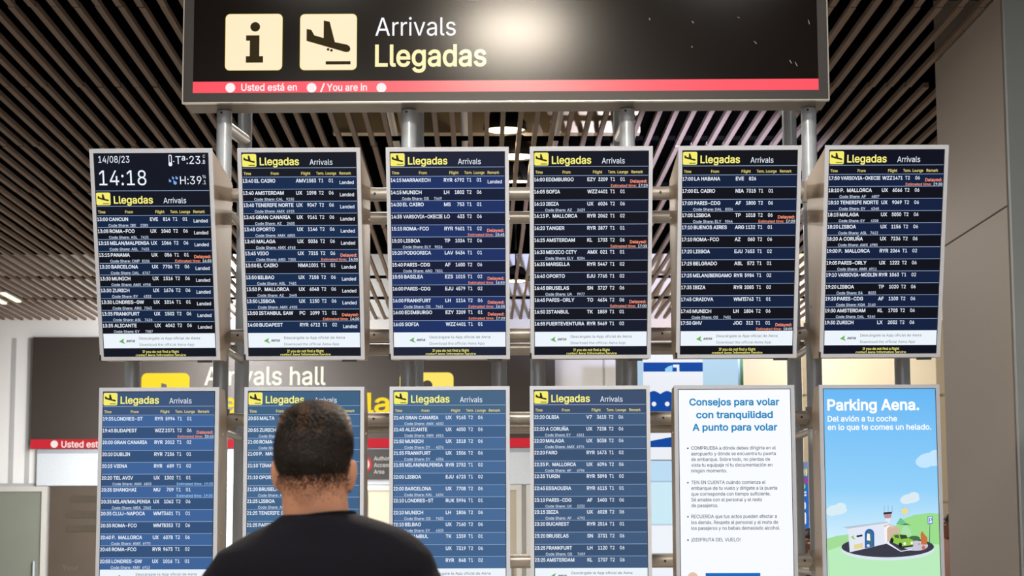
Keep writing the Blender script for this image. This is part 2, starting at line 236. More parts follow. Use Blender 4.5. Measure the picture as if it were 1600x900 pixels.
a 389 160 -9 22 0 -24 0 94 5 20 -9 -19 9 48 45 11 -18 -12 17 30 108 0 -25 0 22 43 161 -8 -14 9 14 78 193 -15 -8 14 8 125 211 -17 -4 18 4 178 220 -18 -2 23 3 234 227 -15 -2 14 1 265 235 -7 -4 7 4 276 255 0 -10 0 0 276 257 0 -1 0 15 267 297 6 -11 -6 11 240 322 12 -6 -12 6 196 331 17 0 -18 0 149 322 13 6 -13 -5 118 301 8 8 -8 -9 100 274 4 9 -20 6 41 291 20 -6 9 23 79 346 -17 -14 16 14 133 375 -20 -6 20 6 194 384 -21 0 14 0 239 379 -16 4 16 -3 286 360 -15 10 15 -9 322 320 -9 18 10 -17 337 251 0 29 0 -83 337 0 0 84 -20 0 277 0 20 0 0 17 277 52 0 -17 -2 0 272 52 2 0 -4 -9 252 25 9 9 -9 -10 215 1 15 6 -15 -6/170 45 -15 0 23 0 228 59 -16 -9 15 9 263 93 -8 -14 8 14 276 138 0 -16 0 17 276 190 0 -17 -3 -3 259 182 9 2 -8 -2 231 176 11 2 -10 -2 200 171 10 1 -10 -1 175 168 7 1 -14 -2 134 159 13 4 -13 -5 103 139 8 9 -7 -8 92 105 0 14 0 -13 102 72 -7 9 7 -9 130 52 -12 5 12 -4
b 424 229 -8 32 0 -23 0 172 4 15 -8 -14 8 138 31 8 -10 -9 11 118 59 5 -8 -2 0 112 59 2 0 0 -20 112 0 0 20 -20 0 53 0 19 0 0 170 53 509 0 -170 20 0 114 509 -21 0 0 -63 114 319 0 63 1 0 118 319 -1 0 5 8 137 346 -8 -10 8 10 171 373 -14 -8 15 8 229 384 -24 0 32 0 313 361 -24 15 24 -16 370 293 -14 29 13 -30 390 189 0 40 0 -40 370 84 13 30 -14 -29 313 16 24 16 -24 -16/220 47 -23 0 24 0 279 66 -16 -13 16 12 316 117 -8 -22 8 21 328 189 0 -27 0 27 316 261 8 -21 -8 21 280 311 16 -12 -16 13 220 330 24 0 -23 0 161 312 16 12 -16 -12 125 263 8 21 -8 -21 113 189 0 28 0 -28 125 115 -8 21 8 -21 162 65 -16 12 16 -12
c 396 207 -8 19 0 -34 0 117 16 26 -16 -26 17 56 85 15 -29 -15 29 34 187 0 -38 0 40 56 291 -15 -29 15 30 117 360 -26 -17 26 16 207 384 -34 0 19 0 260 377 -17 5 16 -5 305 356 -13 9 14 -9 340 322 -10 13 10 -13 362 277 -5 17 -20 -5 303 262 19 5 -3 10 290 289 6 -8 -5 8 270 311 8 -6 -8 6 242 325 11 -3 -10 3 207 330 13 0 -25 0 145 310 16 13 -16 -13 108 258 8 22 -8 -21 96 187 0 26 0 -25 108 117 -8 22 8 -21 145 66 -16 13 16 -13 207 46 -25 0 13 0 243 52 -11 -4 10 3 271 66 -8 -6 8 6 292 89 -6 -9 5 8 304 117 -3 -10 20 -5 363 102 -20 5 -5 -17 341 56 10 14 -9 -13 306 21 14 10 -13 -9 261 -1 16 5 -17 -5
d 424 195 -8 24 0 -31 0 111 16 25 -16 -24 16 55 84 13 -29 -14 30 34 189 0 -40 0 40 55 293 -14 -30 14 29 112 361 -24 -16 24 15 196 384 -32 0 23 0 253 373 -15 8 15 -8 287 346 -8 10 9 -10 306 319 -4 8 2 0 311 319 -2 0 0 63 311 509 0 -63 20 0 372 509 -21 0 0 -170 372 0 0 170 -20 0 313 0 19 0 0 20 313 59 0 -20 -2 0 307 59 2 0 -5 -8 287 31 8 11 -9 -10 252 4 15 8 -14 -8/205 47 -24 0 22 0 263 65 -16 -12 16 12 299 115 -8 -21 9 21 312 189 0 -28 0 28 300 263 8 -21 -8 21 263 312 16 -12 -16 12 205 330 23 0 -24 0 145 311 16 13 -16 -12 108 261 8 21 -8 -21 96 189 0 27 0 -27 109 117 -9 21 8 -22 145 66 -16 12 16 -13
e 404 212 -8 26 0 -37 0 117 16 26 -16 -27 17 56 85 14 -29 -15 29 34 187 0 -39 0 39 55 290 -14 -30 14 29 115 359 -26 -16 26 17 205 384 -34 0 21 0 266 374 -20 7 19 -7 319 341 -16 15 16 -15 357 282 -9 24 9 -24 371 194 0 34 0 -8 371 169 0 9 -99 0 75 169 99 0 0 18 75 221 0 -17 88 0 338 221 -88 0 -9 -6 310 202 9 6 0 25 298 269 8 -20 -8 19 263 314 15 -11 -16 11 205 330 23 0 -23 0 146 313 17 12 -16 -11 109 270 9 18 -9 -19 96 211 0 21 0 -11 96 178 0 11 0 -28 110 106 -9 20 10 -19 151 61 -17 11 17 -10 212 46 -23 0 16 0 254 53 -13 -5 12 4 285 73 -8 -9 9 9 306 105 -5 -12 19 -4 365 91 -20 5 -6 -20 335 39 14 15 -14 -15 283 4 20 9 -21 -8
f 254 228 379 -74 0 0 -17 228 327 0 17 -74 0 6 327 74 0 0 17 6 379 0 -17 74 0/81 0 20 0 0 144 81 432 0 -144 0 21 96 486 -10 -15 10 14 135 519 -16 -8 17 7 187 530 -18 0 14 0 222 527 -9 2 10 -2 243 521 -5 2 -5 -18 227 468 6 18 -3 2 215 472 5 -1 -5 1 195 474 8 0 -19 0 154 460 9 9 -8 -9 142 419 0 18 0 -140 142 0 0 140 -21 0
g 425 207 -151 31 0 -28 0 134 -140 21 -7 -21 8 82 -110 14 -13 -13 12 51 -69 7 -15 16 9 101 -41 -17 -9 6 -8 122 -66 -9 9 8 -9 154 -88 -13 6 14 -6 207 -97 -21 0 31 0 282 -75 -19 -15 20 15 311 -6 0 -31 0 25 311 68 0 -24 -1 0 306 68 2 0 -5 -8 287 41 8 10 -9 -9 252 16 15 7 -14 -8 195 5 24 0 -31 0 113 27 24 -15 -25 14 55 90 14 -28 -14 28 34 191 0 -39 0 39 55 293 -14 -29 14 29 112 361 -24 -16 25 15 196 384 -31 0 24 0 253 373 -14 8 15 -8 288 346 -8 10 9 -10 308 319 -5 8 1 0 313 319 -2 0 0 20 313 379 0 -20 20 0 372 379 -19 0 0 -129 372 -9 0 130 0 -33 350 -90 15 21 -15 -21 291 -136 25 10 -25 -10/205 59 -24 0 23 0 264 75 -16 -11 16 11 300 121 -8 -20 8 20 312 193 0 -28 0 27 300 264 8 -21 -8 20 264 312 16 -11 -16 12 205 330 23 0 -24 0 145 312 16 12 -16 -13 109 262 8 21 -9 -20 96 193 0 26 0 -27 109 123 -9 20 8 -20 145 76 -16 11 17 -11
h 410 114 227 0 22 0 -76 114 0 0 76 -21 0 53 0 20 0 0 170 53 509 0 -170 20 0 114 509 -21 0 0 -74 114 287 0 74 -4 0 102 287 4 0 12 35 152 362 -21 -15 22 15 227 384 -28 0 26 0 295 369 -19 10 20 -11 341 321 -11 21 11 -22 357 240 0 33 0 -80 357 0 0 80 -20 0 296 0 20 0 0 78 296 235 0 -78 0 30 273 304 15 -16 -15 17 210 329 27 0 -18 0 161 317 14 8 -15 -8 126 283 9 15 -8 -16
i 167 53 0 20 0 0 126 53 379 0 -126 20 0 114 379 -21 0 0 -126 114 0 0 126 -21 0/84 443 11 0 -12 0 54 455 8 -8 -9 7 41 483 0 -11 0 11 54 512 -9 -8 8 8 84 524 -12 0 11 0 114 512 -8 8 8 -8 126 483 0 11 0 -11 114 455 8 7 -8 -8
j 167 53 379 0 -136 20 0 114 379 -21 0 0 -136 114 -30 0 136 0 -23 102 -90 8 17 -9 -17 65 -129 16 9 -17 -9 4 -143 24 0 -5 0 -10 -143 5 0 0 19 -10 -87 0 -18 4 0 2 -87 -4 0 18 0 40 -72 -8 -10 9 10 53 -29 0 -19 0 136/83 443 12 0 -11 0 53 455 9 -8 -8 7 41 483 0 -11 0 11 53 512 -8 -8 9 8 83 524 -11 0 12 0 114 512 -9 8 8 -8 126 483 0 11 0 -11 114 455 8 7 -9 -8
k 381 110 137 22 21 0 25 110 212 0 -25 3 0 121 212 -4 0 54 56 284 379 -54 -56 26 0 360 379 -25 0 -59 -60 184 199 59 60 -2 0 177 199 2 0 -22 -21/53 0 20 0 0 170 53 509 0 -170 20 0 114 509 -21 0 0 -170 114 0 0 170 -21 0/294 0 26 0 -49 62 148 186 49 -62 14 14 191 229 -14 -15 61 -77 372 0 -60 76 -26 0
l 189 139 -2 8 0 -29 0 74 20 14 -15 -14 15 53 84 0 -27 0 142 53 509 0 -142 20 0 114 509 -21 0 0 -137 114 99 0 136 0 -18 120 62 -4 7 5 -7 146 52 -13 0 6 0 160 53 -3 -1 4 0 170 54 -3 0 3 -17 181 3 -4 17 -6 -2 162 -1 7 1 -8 -1
m 610 53 0 20 0 0 126 53 379 0 -126 19 0 112 379 -20 0 0 -28 112 295 0 28 -1 0 108 295 1 0 5 21 132 346 -11 -14 12 13 172 376 -15 -7 15 7 219 386 -16 0 28 0 287 361 -17 17 18 -17 321 295 -5 27 -3 0 312 295 3 0 5 18 337 343 -12 -14 12 14 381 375 -17 -8 17 7 437 386 -21 0 22 0 497 372 -18 9 18 -10 541 328 -11 20 10 -19 557 255 0 30 0 -85 557 0 0 85 -21 0 496 0 20 0 0 85 496 254 0 -85 0 27 473 313 15 -12 -16 12 419 330 20 0 -17 0 374 320 13 7 -12 -7 345 290 7 13 -6 -12 335 247 0 16 0 -82 335 0 0 82 -20 0 274 0 21 0 0 87 274 260 0 -87 0 21 253 311 14 -13 -14 13 199 330 22 0 -14 0 158 320 13 7 -14 -7 126 289 8 14 -8 -13 114 238 0 20 0 -79 114 0 0 79 -21 0
n 410 114 227 0 22 0 -76 114 0 0 76 -21 0 53 0 20 0 0 126 53 379 0 -126 19 0 112 379 -20 0 0 -30 112 287 0 31 -3 0 102 287 4 0 12 35 152 362 -21 -15 22 15 227 384 -28 0 26 0 295 369 -19 10 19 -11 341 321 -11 21 11 -22 357 240 0 33 0 -80 357 0 0 80 -20 0 296 0 20 0 0 78 296 235 0 -78 0 30 273 304 15 -16 -15 17 210 329 27 0 -18 0 161 317 14 8 -15 -8 126 283 9 15 -8 -16
o 415 207 -8 35 0 -34 0 117 16 26 -16 -26 17 56 85 15 -29 -15 29 34 187 0 -38 0 40 56 291 -15 -29 15 30 117 360 -26 -17 26 16 207 384 -34 0 35 0 299 360 -26 16 26 -17 359 291 -14 30 15 -29 381 187 0 40 0 -38 359 85 15 29 -14 -29 299 16 26 17 -26 -16/207 46 -25 0 26 0 270 66 -16 -13 17 13 307 117 -8 -21 8 22 319 187 0 -25 0 26 307 258 8 -22 -8 22 270 310 17 -13 -16 13 207 330 26 0 -25 0 145 310 16 13 -16 -13 108 258 8 22 -8 -21 96 187 0 26 0 -25 108 117 -8 22 8 -21 145 66 -16 13 16 -13
p 424 53 -143 20 0 0 174 53 379 0 -174 19 0 112 379 -20 0 0 -20 112 319 0 20 2 0 118 319 -2 0 5 8 137 346 -8 -10 8 10 171 373 -14 -8 15 8 229 384 -24 0 32 0 313 361 -24 15 24 -16 370 293 -14 29 13 -30 390 189 0 40 0 -40 370 84 13 30 -14 -29 313 16 24 16 -24 -16 229 -8 32 0 -23 0 173 4 14 -8 -15 8 138 31 8 -10 -8 11 118 59 5 -8 -1 0 114 59 1 0 0 -67 114 -143 0 67 -21 0/220 47 -23 0 24 0 279 66 -16 -13 16 12 316 117 -8 -22 8 21 328 189 0 -27 0 27 316 261 8 -21 -8 21 280 311 16 -12 -16 13 220 330 24 0 -23 0 161 312 16 12 -16 -12 125 263 8 21 -8 -21 113 189 0 28 0 -28 125 115 -8 21 8 -21 162 65 -16 12 16 -12
q 424 372 -143 0 174 -21 0 311 -143 20 0 0 67 311 59 0 -67 -2 0 306 59 2 0 -4 -8 287 31 8 11 -9 -10 252 4 15 8 -14 -8 195 -8 24 0 -31 0 111 16 25 -16 -24 16 55 84 13 -29 -14 30 34 189 0 -40 0 40 55 293 -14 -30 14 29 112 361 -24 -16 24 15 196 384 -32 0 23 0 253 373 -15 8 15 -8 287 346 -8 10 9 -10 307 319 -5 8 2 0 313 319 -2 0 0 20 313 379 0 -20 19 0 372 379 -20 0 0 -174/205 47 -24 0 22 0 263 65 -16 -12 16 12 299 115 -8 -21 9 21 312 189 0 -28 0 28 300 263 8 -21 -8 21 263 312 16 -12 -16 12 205 330 23 0 -24 0 145 311 16 13 -16 -12 108 261 8 21 -8 -21 96 189 0 27 0 -27 109 117 -9 21 8 -22 145 66 -16 12 16 -13
r 259 53 0 20 0 0 126 53 379 0 -126 19 0 112 379 -20 0 0 -19 112 321 0 19 1 0 115 321 -1 0 7 19 152 367 -17 -12 18 12 213 385 -23 0 5 0 229 384 -6 1 6 0 243 384 -3 0 0 -21 243 322 0 21 -1 1 230 324 7 -1 -7 1 207 326 8 0 -18 0 159 315 14 7 -14 -8 126 284 8 13 -8 -14 114 237 0 18 0 -79 114 0 0 79 -21 0
s 365 182 -8 29 0 -26 0 112 3 21 -7 -20 8 62 38 13 -15 -13 15 36 94 4 -22 19 4 94 107 -20 -5 5 -21 124 60 -15 10 15 -10 181 45 -23 0 27 0 244 62 -15 -11 16 12 268 103 0 -16 0 13 254 136 9 -9 -9 8 212 155 19 -4 -21 5 149 170 21 -5 -34 8 72 208 17 -17 -17 17 47 274 0 -27 0 22 65 332 -12 -17 12 16 115 370 -21 -9 21 10 187 384 -27 0 26 0 254 372 -19 8 18 -7 299 339 -12 14 11 -14 324 290 -5 19 -19 -4 268 277 19 4 -5 15 243 316 12 -12 -13 11 187 333 25 0 -22 0 131 317 15 10 -15 -11 109 277 0 16 0 -14 124 243 -10 9 10 -8 172 223 -22 5 19 -5 229 209 -19 5 35 -8 306 171 -16 17 17 -17 331 107 0 26 0 -23 312 47 13 17 -12 -17 260 6 22 10 -23 -9
t 227 204 379 -66 0 0 -17 204 327 0 17 -66 0 6 327 66 0 0 17 6 379 0 -17 66 0/65 471 0 -126 20 0 126 471 -20 0 0 -124 126 98 0 124 0 -17 136 61 -7 8 7 -7 170 50 -16 0 4 0 185 51 -6 -1 6 1 202 54 -5 -1 4 -18 213 2 -4 17 -6 -2 192 -3 8 1 -8 -1 168 -4 8 0 -32 0 92 21 18 -17 -18 17 65 93 0 -31 0 126
u 410 182 -5 29 0 -25 0 115 11 19 -11 -20 10 69 59 11 -22 -11 21 53 139 0 -32 0 80 53 379 0 -80 20 0 114 379 -21 0 0 -78 114 144 0 78 0 -30 137 75 -16 16 15 -17 200 50 -27 0 18 0 249 62 -14 -8 15 8 283 97 -8 -16 9 15 296 153 0 -22 0 75 296 379 0 -75 20 0 357 379 -20 0 0 -126 357 0 0 126 -20 0 298 0 20 0 0 31 298 92 0 -31 3 0 307 92 -3 0 -12 -35 257 17 22 15 -22 -15
v 389 163 0 21 0 -49 126 17 379 49 -126 23 0 84 379 -22 0 27 -74 165 155 -27 75 9 -23 187 87 -6 23 6 -23 206 21 -7 21 -8 0 184 21 7 0 7 21 203 87 -6 -23 6 23 224 155 -8 -23 27 75 305 379 -27 -74 22 0 371 379 -22 0 -48 -126 226 0 49 126 -21 0
w 567 138 0 20 0 -39 126 23 379 38 -126 21 0 87 379 -21 0 16 -55 133 214 -15 55 7 -23 154 137 -7 28 7 -29 175 41 -7 35 -3 0 165 41 3 0 7 34 186 135 -7 -29 7 28 206 214 -7 -24 15 55 252 379 -15 -55 21 0 316 379 -21 0 16 -55 362 214 -15 55 6 -24 382 136 -7 28 6 -29 402 41 -7 35 -3 0 391 41 4 0 8 34 413 135 -7 -28 7 29 434 214 -7 -24 15 55 480 379 -15 -55 22 0 545 379 -22 0 -39 -126 429 0 39 126 -20 0 368 0 21 0 -16 57 319 172 16 -58 -5 17 305 225 4 -18 -5 18 291 280 4 -19 -5 19 277 338 4 -20 4 0 291 338 -5 0 -5 -19 277 280 4 19 -5 -19 263 225 4 18 -5 -19 248 172 5 17 -17 -58 199 0 16 57 -21 0
x 379 21 0 23 0 50 73 171 218 -50 -73 0 -16 171 171 0 16 -47 69 29 379 47 -69 23 0 100 379 -24 0 16 -24 147 306 -15 24 13 -19 179 253 -9 17 9 -16 207 206 -9 15 -10 0 175 206 11 0 10 15 202 253 -8 -16 9 17 233 306 -12 -19 16 24 282 379 -16 -24 23 0 352 379 -24 0 -48 -70 209 169 47 70 0 15 209 214 0 -15 49 -71 358 0 -50 71 -24 0 287 0 23 0 -19 28 231 85 18 -28 -12 18 200 136 9 -16 -9 16 173 182 9 -15 10 0 205 182 -11 0 -10 -15 178 136 8 16 -8 -16 148 85 12 18 -19 -28 91 0 19 28 -23 0
y 389 47 -139 4 -1 5 18 61 -86 -4 -17 4 0 71 -87 -3 0 12 -3 104 -89 -10 -2 10 2 130 -74 -8 -8 8 8 151 -36 -6 -17 4 12 163 -1 -4 -12 -49 127 17 379 49 -127 23 0 84 379 -22 0 27 -74 165 155 -27 75 9 -23 187 87 -6 22 6 -23 206 21 -7 21 -8 0 184 21 7 0 6 21 202 87 -6 -23 7 23 224 155 -8 -23 27 75 305 379 -27 -74 22 0 371 379 -22 0 -55 -145 204 -58 56 146 -8 -20 177 -107 10 13 -11 -13 139 -136 14 7 -14 -6 91 -145 18 0 -10 0 65 -143 7 -1 -8 1
z 380 42 0 99 0 0 15 42 46 0 -16 70 91 254 320 -71 -92 0 1 254 323 0 -1 -69 0 48 323 69 0 0 19 48 379 0 -18 95 0 333 379 -95 0 0 -16 333 331 0 16 -69 -90 126 60 69 90 0 -1 126 56 0 2 71 0 339 56 -71 0 0 -18 339 0 0 19 -99 0
á 389 160 -9 22 0 -24 0 94 5 20 -9 -19 9 48 45 11 -18 -12 17 30 108 0 -25 0 22 43 161 -8 -14 9 14 78 193 -15 -8 14 8 125 211 -17 -4 18 4 178 220 -18 -2 23 3 234 227 -15 -2 14 1 265 235 -7 -4 7 4 276 255 0 -10 0 0 276 257 0 -1 0 15 267 297 6 -11 -6 11 240 322 12 -6 -12 6 196 331 17 0 -18 0 149 322 13 6 -13 -5 118 301 8 8 -8 -9 100 274 4 9 -20 6 41 291 20 -6 9 23 79 346 -17 -14 16 14 133 375 -20 -6 20 6 194 384 -21 0 14 0 239 379 -16 4 16 -3 286 360 -15 10 15 -9 322 320 -9 18 10 -17 337 251 0 29 0 -83 337 0 0 84 -20 0 277 0 20 0 0 17 277 52 0 -17 -2 0 272 52 2 0 -4 -9 252 25 9 9 -9 -10 215 1 15 6 -15 -6/170 45 -15 0 23 0 228 59 -16 -9 15 9 263 93 -8 -14 8 14 276 138 0 -16 0 17 276 190 0 -17 -3 -3 259 182 9 2 -8 -2 231 176 11 2 -10 -2 200 171 10 1 -10 -1 175 168 7 1 -14 -2 134 159 13 4 -13 -5 103 139 8 9 -7 -8 92 105 0 14 0 -13 102 72 -7 9 7 -9 130 52 -12 5 12 -4/162 429 17 0 16 33 210 529 -16 -33 23 0 278 529 -23 0 -22 -33 212 429 22 33 -16 0
ó 415 207 -8 35 0 -34 0 117 16 26 -16 -26 17 56 85 15 -29 -15 29 34 187 0 -38 0 40 56 291 -15 -29 15 30 117 360 -26 -17 26 16 207 384 -34 0 35 0 299 360 -26 16 26 -17 359 291 -14 30 15 -29 381 187 0 40 0 -38 359 85 15 29 -14 -29 299 16 26 17 -26 -16/207 46 -25 0 26 0 270 66 -16 -13 17 13 307 117 -8 -21 8 22 319 187 0 -25 0 26 307 258 8 -22 -8 22 270 310 17 -13 -16 13 207 330 26 0 -25 0 145 310 16 13 -16 -13 108 258 8 22 -8 -21 96 187 0 26 0 -25 108 117 -8 22 8 -21 145 66 -16 13 16 -13/181 429 16 0 16 33 228 529 -16 -33 23 0 297 529 -23 0 -22 -33 231 429 22 33 -17 0
í 167 53 0 20 0 0 126 53 379 0 -126 20 0 114 379 -21 0 0 -126 114 0 0 126 -21 0/57 429 16 0 16 33 104 529 -15 -33 23 0 173 529 -23 0 -22 -33 107 429 22 33 -17 0
ú 410 182 -5 29 0 -25 0 115 11 19 -11 -20 10 69 59 11 -22 -11 21 53 139 0 -32 0 80 53 379 0 -80 20 0 114 379 -21 0 0 -78 114 144 0 78 0 -30 137 75 -16 16 15 -17 200 50 -27 0 18 0 249 62 -14 -8 15 8 283 97 -8 -16 9 15 296 153 0 -22 0 75 296 379 0 -75 20 0 357 379 -20 0 0 -126 357 0 0 126 -20 0 298 0 20 0 0 31 298 92 0 -31 3 0 307 92 -3 0 -12 -35 257 17 22 15 -22 -15/178 429 17 0 16 33 226 529 -16 -33 22 0 294 529 -23 0 -22 -33 228 429 22 33 -17 0
é 404 212 -8 26 0 -37 0 117 16 26 -16 -27 17 56 85 14 -29 -15 29 34 187 0 -39 0 39 55 290 -14 -30 14 29 115 359 -26 -16 26 17 205 384 -34 0 21 0 266 374 -20 7 19 -7 319 341 -16 15 16 -15 357 282 -9 24 9 -24 371 194 0 34 0 -8 371 169 0 9 -99 0 75 169 99 0 0 18 75 221 0 -17 88 0 338 221 -88 0 -9 -6 310 202 9 6 0 25 298 269 8 -20 -8 19 263 314 15 -11 -16 11 205 330 23 0 -23 0 146 313 17 12 -16 -11 109 270 9 18 -9 -19 96 211 0 21 0 -11 96 178 0 11 0 -28 110 106 -9 20 10 -19 151 61 -17 11 17 -10 212 46 -23 0 16 0 254 53 -13 -5 12 4 285 73 -8 -9 9 9 306 105 -5 -12 19 -4 365 91 -20 5 -6 -20 335 39 14 15 -14 -15 283 4 20 9 -21 -8/177 429 17 0 16 33 225 529 -16 -33 22 0 293 529 -23 0 -22 -33 227 429 22 33 -17 0
ª 315 126 221 24 0 -20 0 73 231 16 -7 -15 6 36 260 10 -13 -9 13 23 308 0 -19 0 21 40 357 -12 -11 12 12 84 383 -18 -6 18 5 140 394 -19 -3 18 2 184 399 -11 -2 11 1 209 405 -6 -3 5 3 216 420 0 -7 0 0 216 421 0 0 0 15 201 457 10 -8 -10 9 157 470 20 0 -20 0 110 458 12 8 -12 -8 86 431 4 10 -18 4 31 442 19 -4 7 18 60 485 -13 -11 13 11 104 509 -16 -5 17 5 156 517 -18 0 13 0 196 512 -14 3 14 -3 234 497 -12 7 12 -8 263 467 -7 12 8 -13 274 418 0 19 0 -64 274 227 0 63 -18 0 218 227 19 0 0 13 218 266 0 -13 -1 0 215 266 1 0 -5 -11 185 235 14 9 -15 -10/138 266 -17 0 17 0 181 275 -12 -6 12 6 208 299 -7 -10 6 10 217 330 0 -11 0 12 217 366 0 -12 -3 -2 199 360 9 2 -9 -3 169 355 11 1 -10 -2 143 351 7 1 -18 -2 98 338 12 6 -12 -7 80 307 0 14 0 -13 96 277 -11 7 11 -7
0 453 227 -7 37 0 -38 0 130 24 27 -21 -27 21 69 113 14 -39 -14 39 48 254 0 -55 0 55 69 395 -14 -39 14 39 130 484 -26 -20 27 21 227 516 -38 0 37 0 323 484 -27 21 27 -20 384 395 -14 39 14 -39 405 254 0 55 0 -55 384 113 14 39 -14 -39 323 24 27 21 -26 -21/227 50 -25 0 25 0 290 74 -17 -16 18 16 330 144 -9 -31 9 30 344 254 0 -43 0 43 330 365 9 -31 -9 30 290 435 18 -16 -17 16 227 460 25 0 -25 0 163 435 17 16 -17 -16 123 365 9 30 -9 -31 109 254 0 43 0 -43 123 144 -9 30 9 -31 163 74 -17 16 17 -16
1 453 76 0 105 0 0 18 76 55 0 -19 105 0 391 55 -105 0 0 -19 391 0 0 18 -105 0/276 509 -26 0 0 -170 276 0 0 170 -21 0 212 0 22 0 0 149 212 448 0 -149 -1 0 209 448 1 0 -41 -30 86 358 41 30 0 23 86 427 0 -23 37 27 198 509 -37 -28 26 0
2 453 64 0 108 0 0 16 64 47 0 -15 57 61 234 229 -57 -61 20 20 282 282 -12 -15 13 16 311 327 -7 -14 6 14 320 371 0 -15 0 19 308 419 8 -14 -9 13 273 449 15 -7 -14 7 224 460 18 0 -20 0 172 447 15 9 -14 -8 139 413 8 15 -8 -14 127 362 0 20 -20 0 66 362 20 0 0 30 86 442 -14 -23 14 23 143 496 -24 -13 24 13 225 516 -31 0 30 0 306 497 -24 12 23 -13 361 445 -13 22 13 -21 381 372 0 27 0 -18 371 318 7 17 -7 -18 336 259 17 21 -17 -22 267 180 29 31 -38 -40 153 60 38 40 0 -1 153 57 0 1 78 0 389 57 -79 0 0 -19 389 0 0 19 -108 0
3 453 218 -7 34 0 -31 0 133 10 25 -11 -26 11 70 57 16 -20 -16 21 44 132 2 -29 22 0 109 132 -22 0 2 -18 126 87 -9 12 10 -12 165 59 -16 6 16 -6 219 50 -20 0 20 0 275 61 -17 -8 17 7 315 93 -10 -14 9 14 329 145 0 -21 0 18 316 196 9 -15 -9 16 275 234 18 -10 -19 9 201 248 30 0 -15 0 157 248 15 0 0 17 157 299 0 -17 43 50 288 448 -44 -49 0 2 288 452 0 -1 -73 0 70 452 72 0 0 19 70 509 0 -19 101 0 372 509 -100 0 0 -16 372 461 0 16 -53 -61 211 278 54 61 0 4 211 289 0 -4 38 4 308 276 -27 12 27 -13 371 222 -15 24 15 -23 393 145 0 28 0 -30 370 66 15 23 -15 -23 309 12 26 13 -27 -12
4 453 40 105 124 0 0 18 40 158 0 -17 69 117 247 509 -69 -117 21 0 311 509 -22 0 -68 -115 109 166 67 114 0 -1 109 163 0 1 101 0 413 163 -101 0 0 -19 413 105 0 20 -124 0/282 0 20 0 0 40 282 121 0 -40 0 9 282 146 0 -8 0 57 282 318 0 -58 20 0 343 318 -21 0 0 -106 343 0 0 106 -21 0
5 453 221 -7 33 0 -30 0 140 11 24 -12 -24 12 83 60 14 -21 -14 21 60 130 1 -26 21 0 122 130 -21 0 2 -15 138 89 -9 12 9 -12 173 60 -14 7 15 -7 221 50 -17 0 21 0 276 64 -16 -9 16 10 314 104 -9 -17 9 17 328 162 0 -21 0 22 314 221 9 -17 -10 17 275 262 16 -10 -17 10 218 277 21 0 -17 0 167 268 17 6 -16 -5 128 246 10 9 -20 2 67 253 21 -3 10 85 96 509 -10 -86 90 0 366 509 -90 0 0 -19 366 452 0 19 -72 0 151 452 71 0 -6 -50 134 301 5 51 1 0 136 301 -1 0 11 10 178 325 -17 -6 16 6 229 334 -18 0 24 0 294 321 -20 8 19 -8 345 285 -14 16 14 -15 379 231 -8 21 8 -21 391 163 0 25 0 -33 369 76 15 25 -15 -26 309 15 25 15 -26 -14
6 453 226 -7 32 0 -31 0 142 15 25 -15 -24 14 84 74 14 -25 -13 26 64 162 0 -33 0 24 80 239 -11 -27 11 27 137 340 -27 -40 39 56 252 509 -38 -56 24 0 322 509 -23 0 -57 -83 151 261 57 83 -2 0 145 261 2 0 5 10 165 288 -8 -8 9 8 196 307 -12 -5 11 5 235 314 -14 0 31 0 316 295 -23 13 23 -13 370 240 -13 23 12 -24 389 157 0 32 0 -32 368 73 14 24 -14 -25 310 14 24 14 -24 -14/226 48 -19 0 20 0 279 63 -15 -10 15 9 314 101 -8 -16 9 17 327 157 0 -21 0 21 314 213 9 -16 -8 17 279 251 15 -9 -15 10 226 265 20 0 -19 0 174 252 15 9 -15 -9 138 214 9 16 -9 -16 125 158 0 21 0 -21 138 102 -9 16 9 -17 174 63 -15 9 15 -10
7 453 97 0 23 0 75 149 323 448 -75 -149 0 2 323 452 0 -1 -87 0 62 452 87 0 0 19 62 509 0 -19 110 0 391 509 -110 0 0 -20 391 449 0 20 -76 -150 165 0 75 150 -23 0
8 453 226 -7 34 0 -34 0 136 11 26 -12 -27 13 74 62 15 -22 -15 21 52 135 0 -27 0 22 65 195 -9 -18 9 18 101 241 -15 -12 15 12 153 265 -20 -4 0 0 153 267 0 -1 -25 6 93 308 15 -21 -15 21 70 380 0 -27 0 26 90 450 -13 -21 14 20 146 498 -24 -12 23 12 226 516 -30 0 30 0 306 498 -23 12 23 -12 361 450 -13 20 14 -21 382 380 0 26 0 -27 359 308 15 21 -15 -21 300 267 25 6 0 -1 300 265 0 0 19 -4 351 241 -15 12 15 -12 387 195 -9 18 9 -18 401 135 0 22 0 -27 378 62 15 21 -14 -22 317 11 26 13 -26 -12/226 49 -22 0 23 0 285 60 -17 -7 16 8 323 91 -9 -13 9 14 337 139 0 -18 0 19 322 189 10 -15 -9 14 283 223 17 -9 -17 8 226 235 21 0 -21 0 169 223 17 8 -17 -9 130 189 9 14 -10 -15 115 139 0 19 0 -18 129 91 -9 14 9 -13 167 60 -16 8 17 -7/226 290 -18 0 18 0 274 300 -14 -7 14 7 307 330 -8 -12 8 13 319 376 0 -18 0 17 308 420 7 -13 -8 13 275 449 14 -6 -14 7 226 460 19 0 -18 0 177 449 14 7 -14 -6 145 420 7 13 -8 -13 133 376 0 17 0 -18 145 330 -8 13 7 -12 178 300 -15 7 14 -7
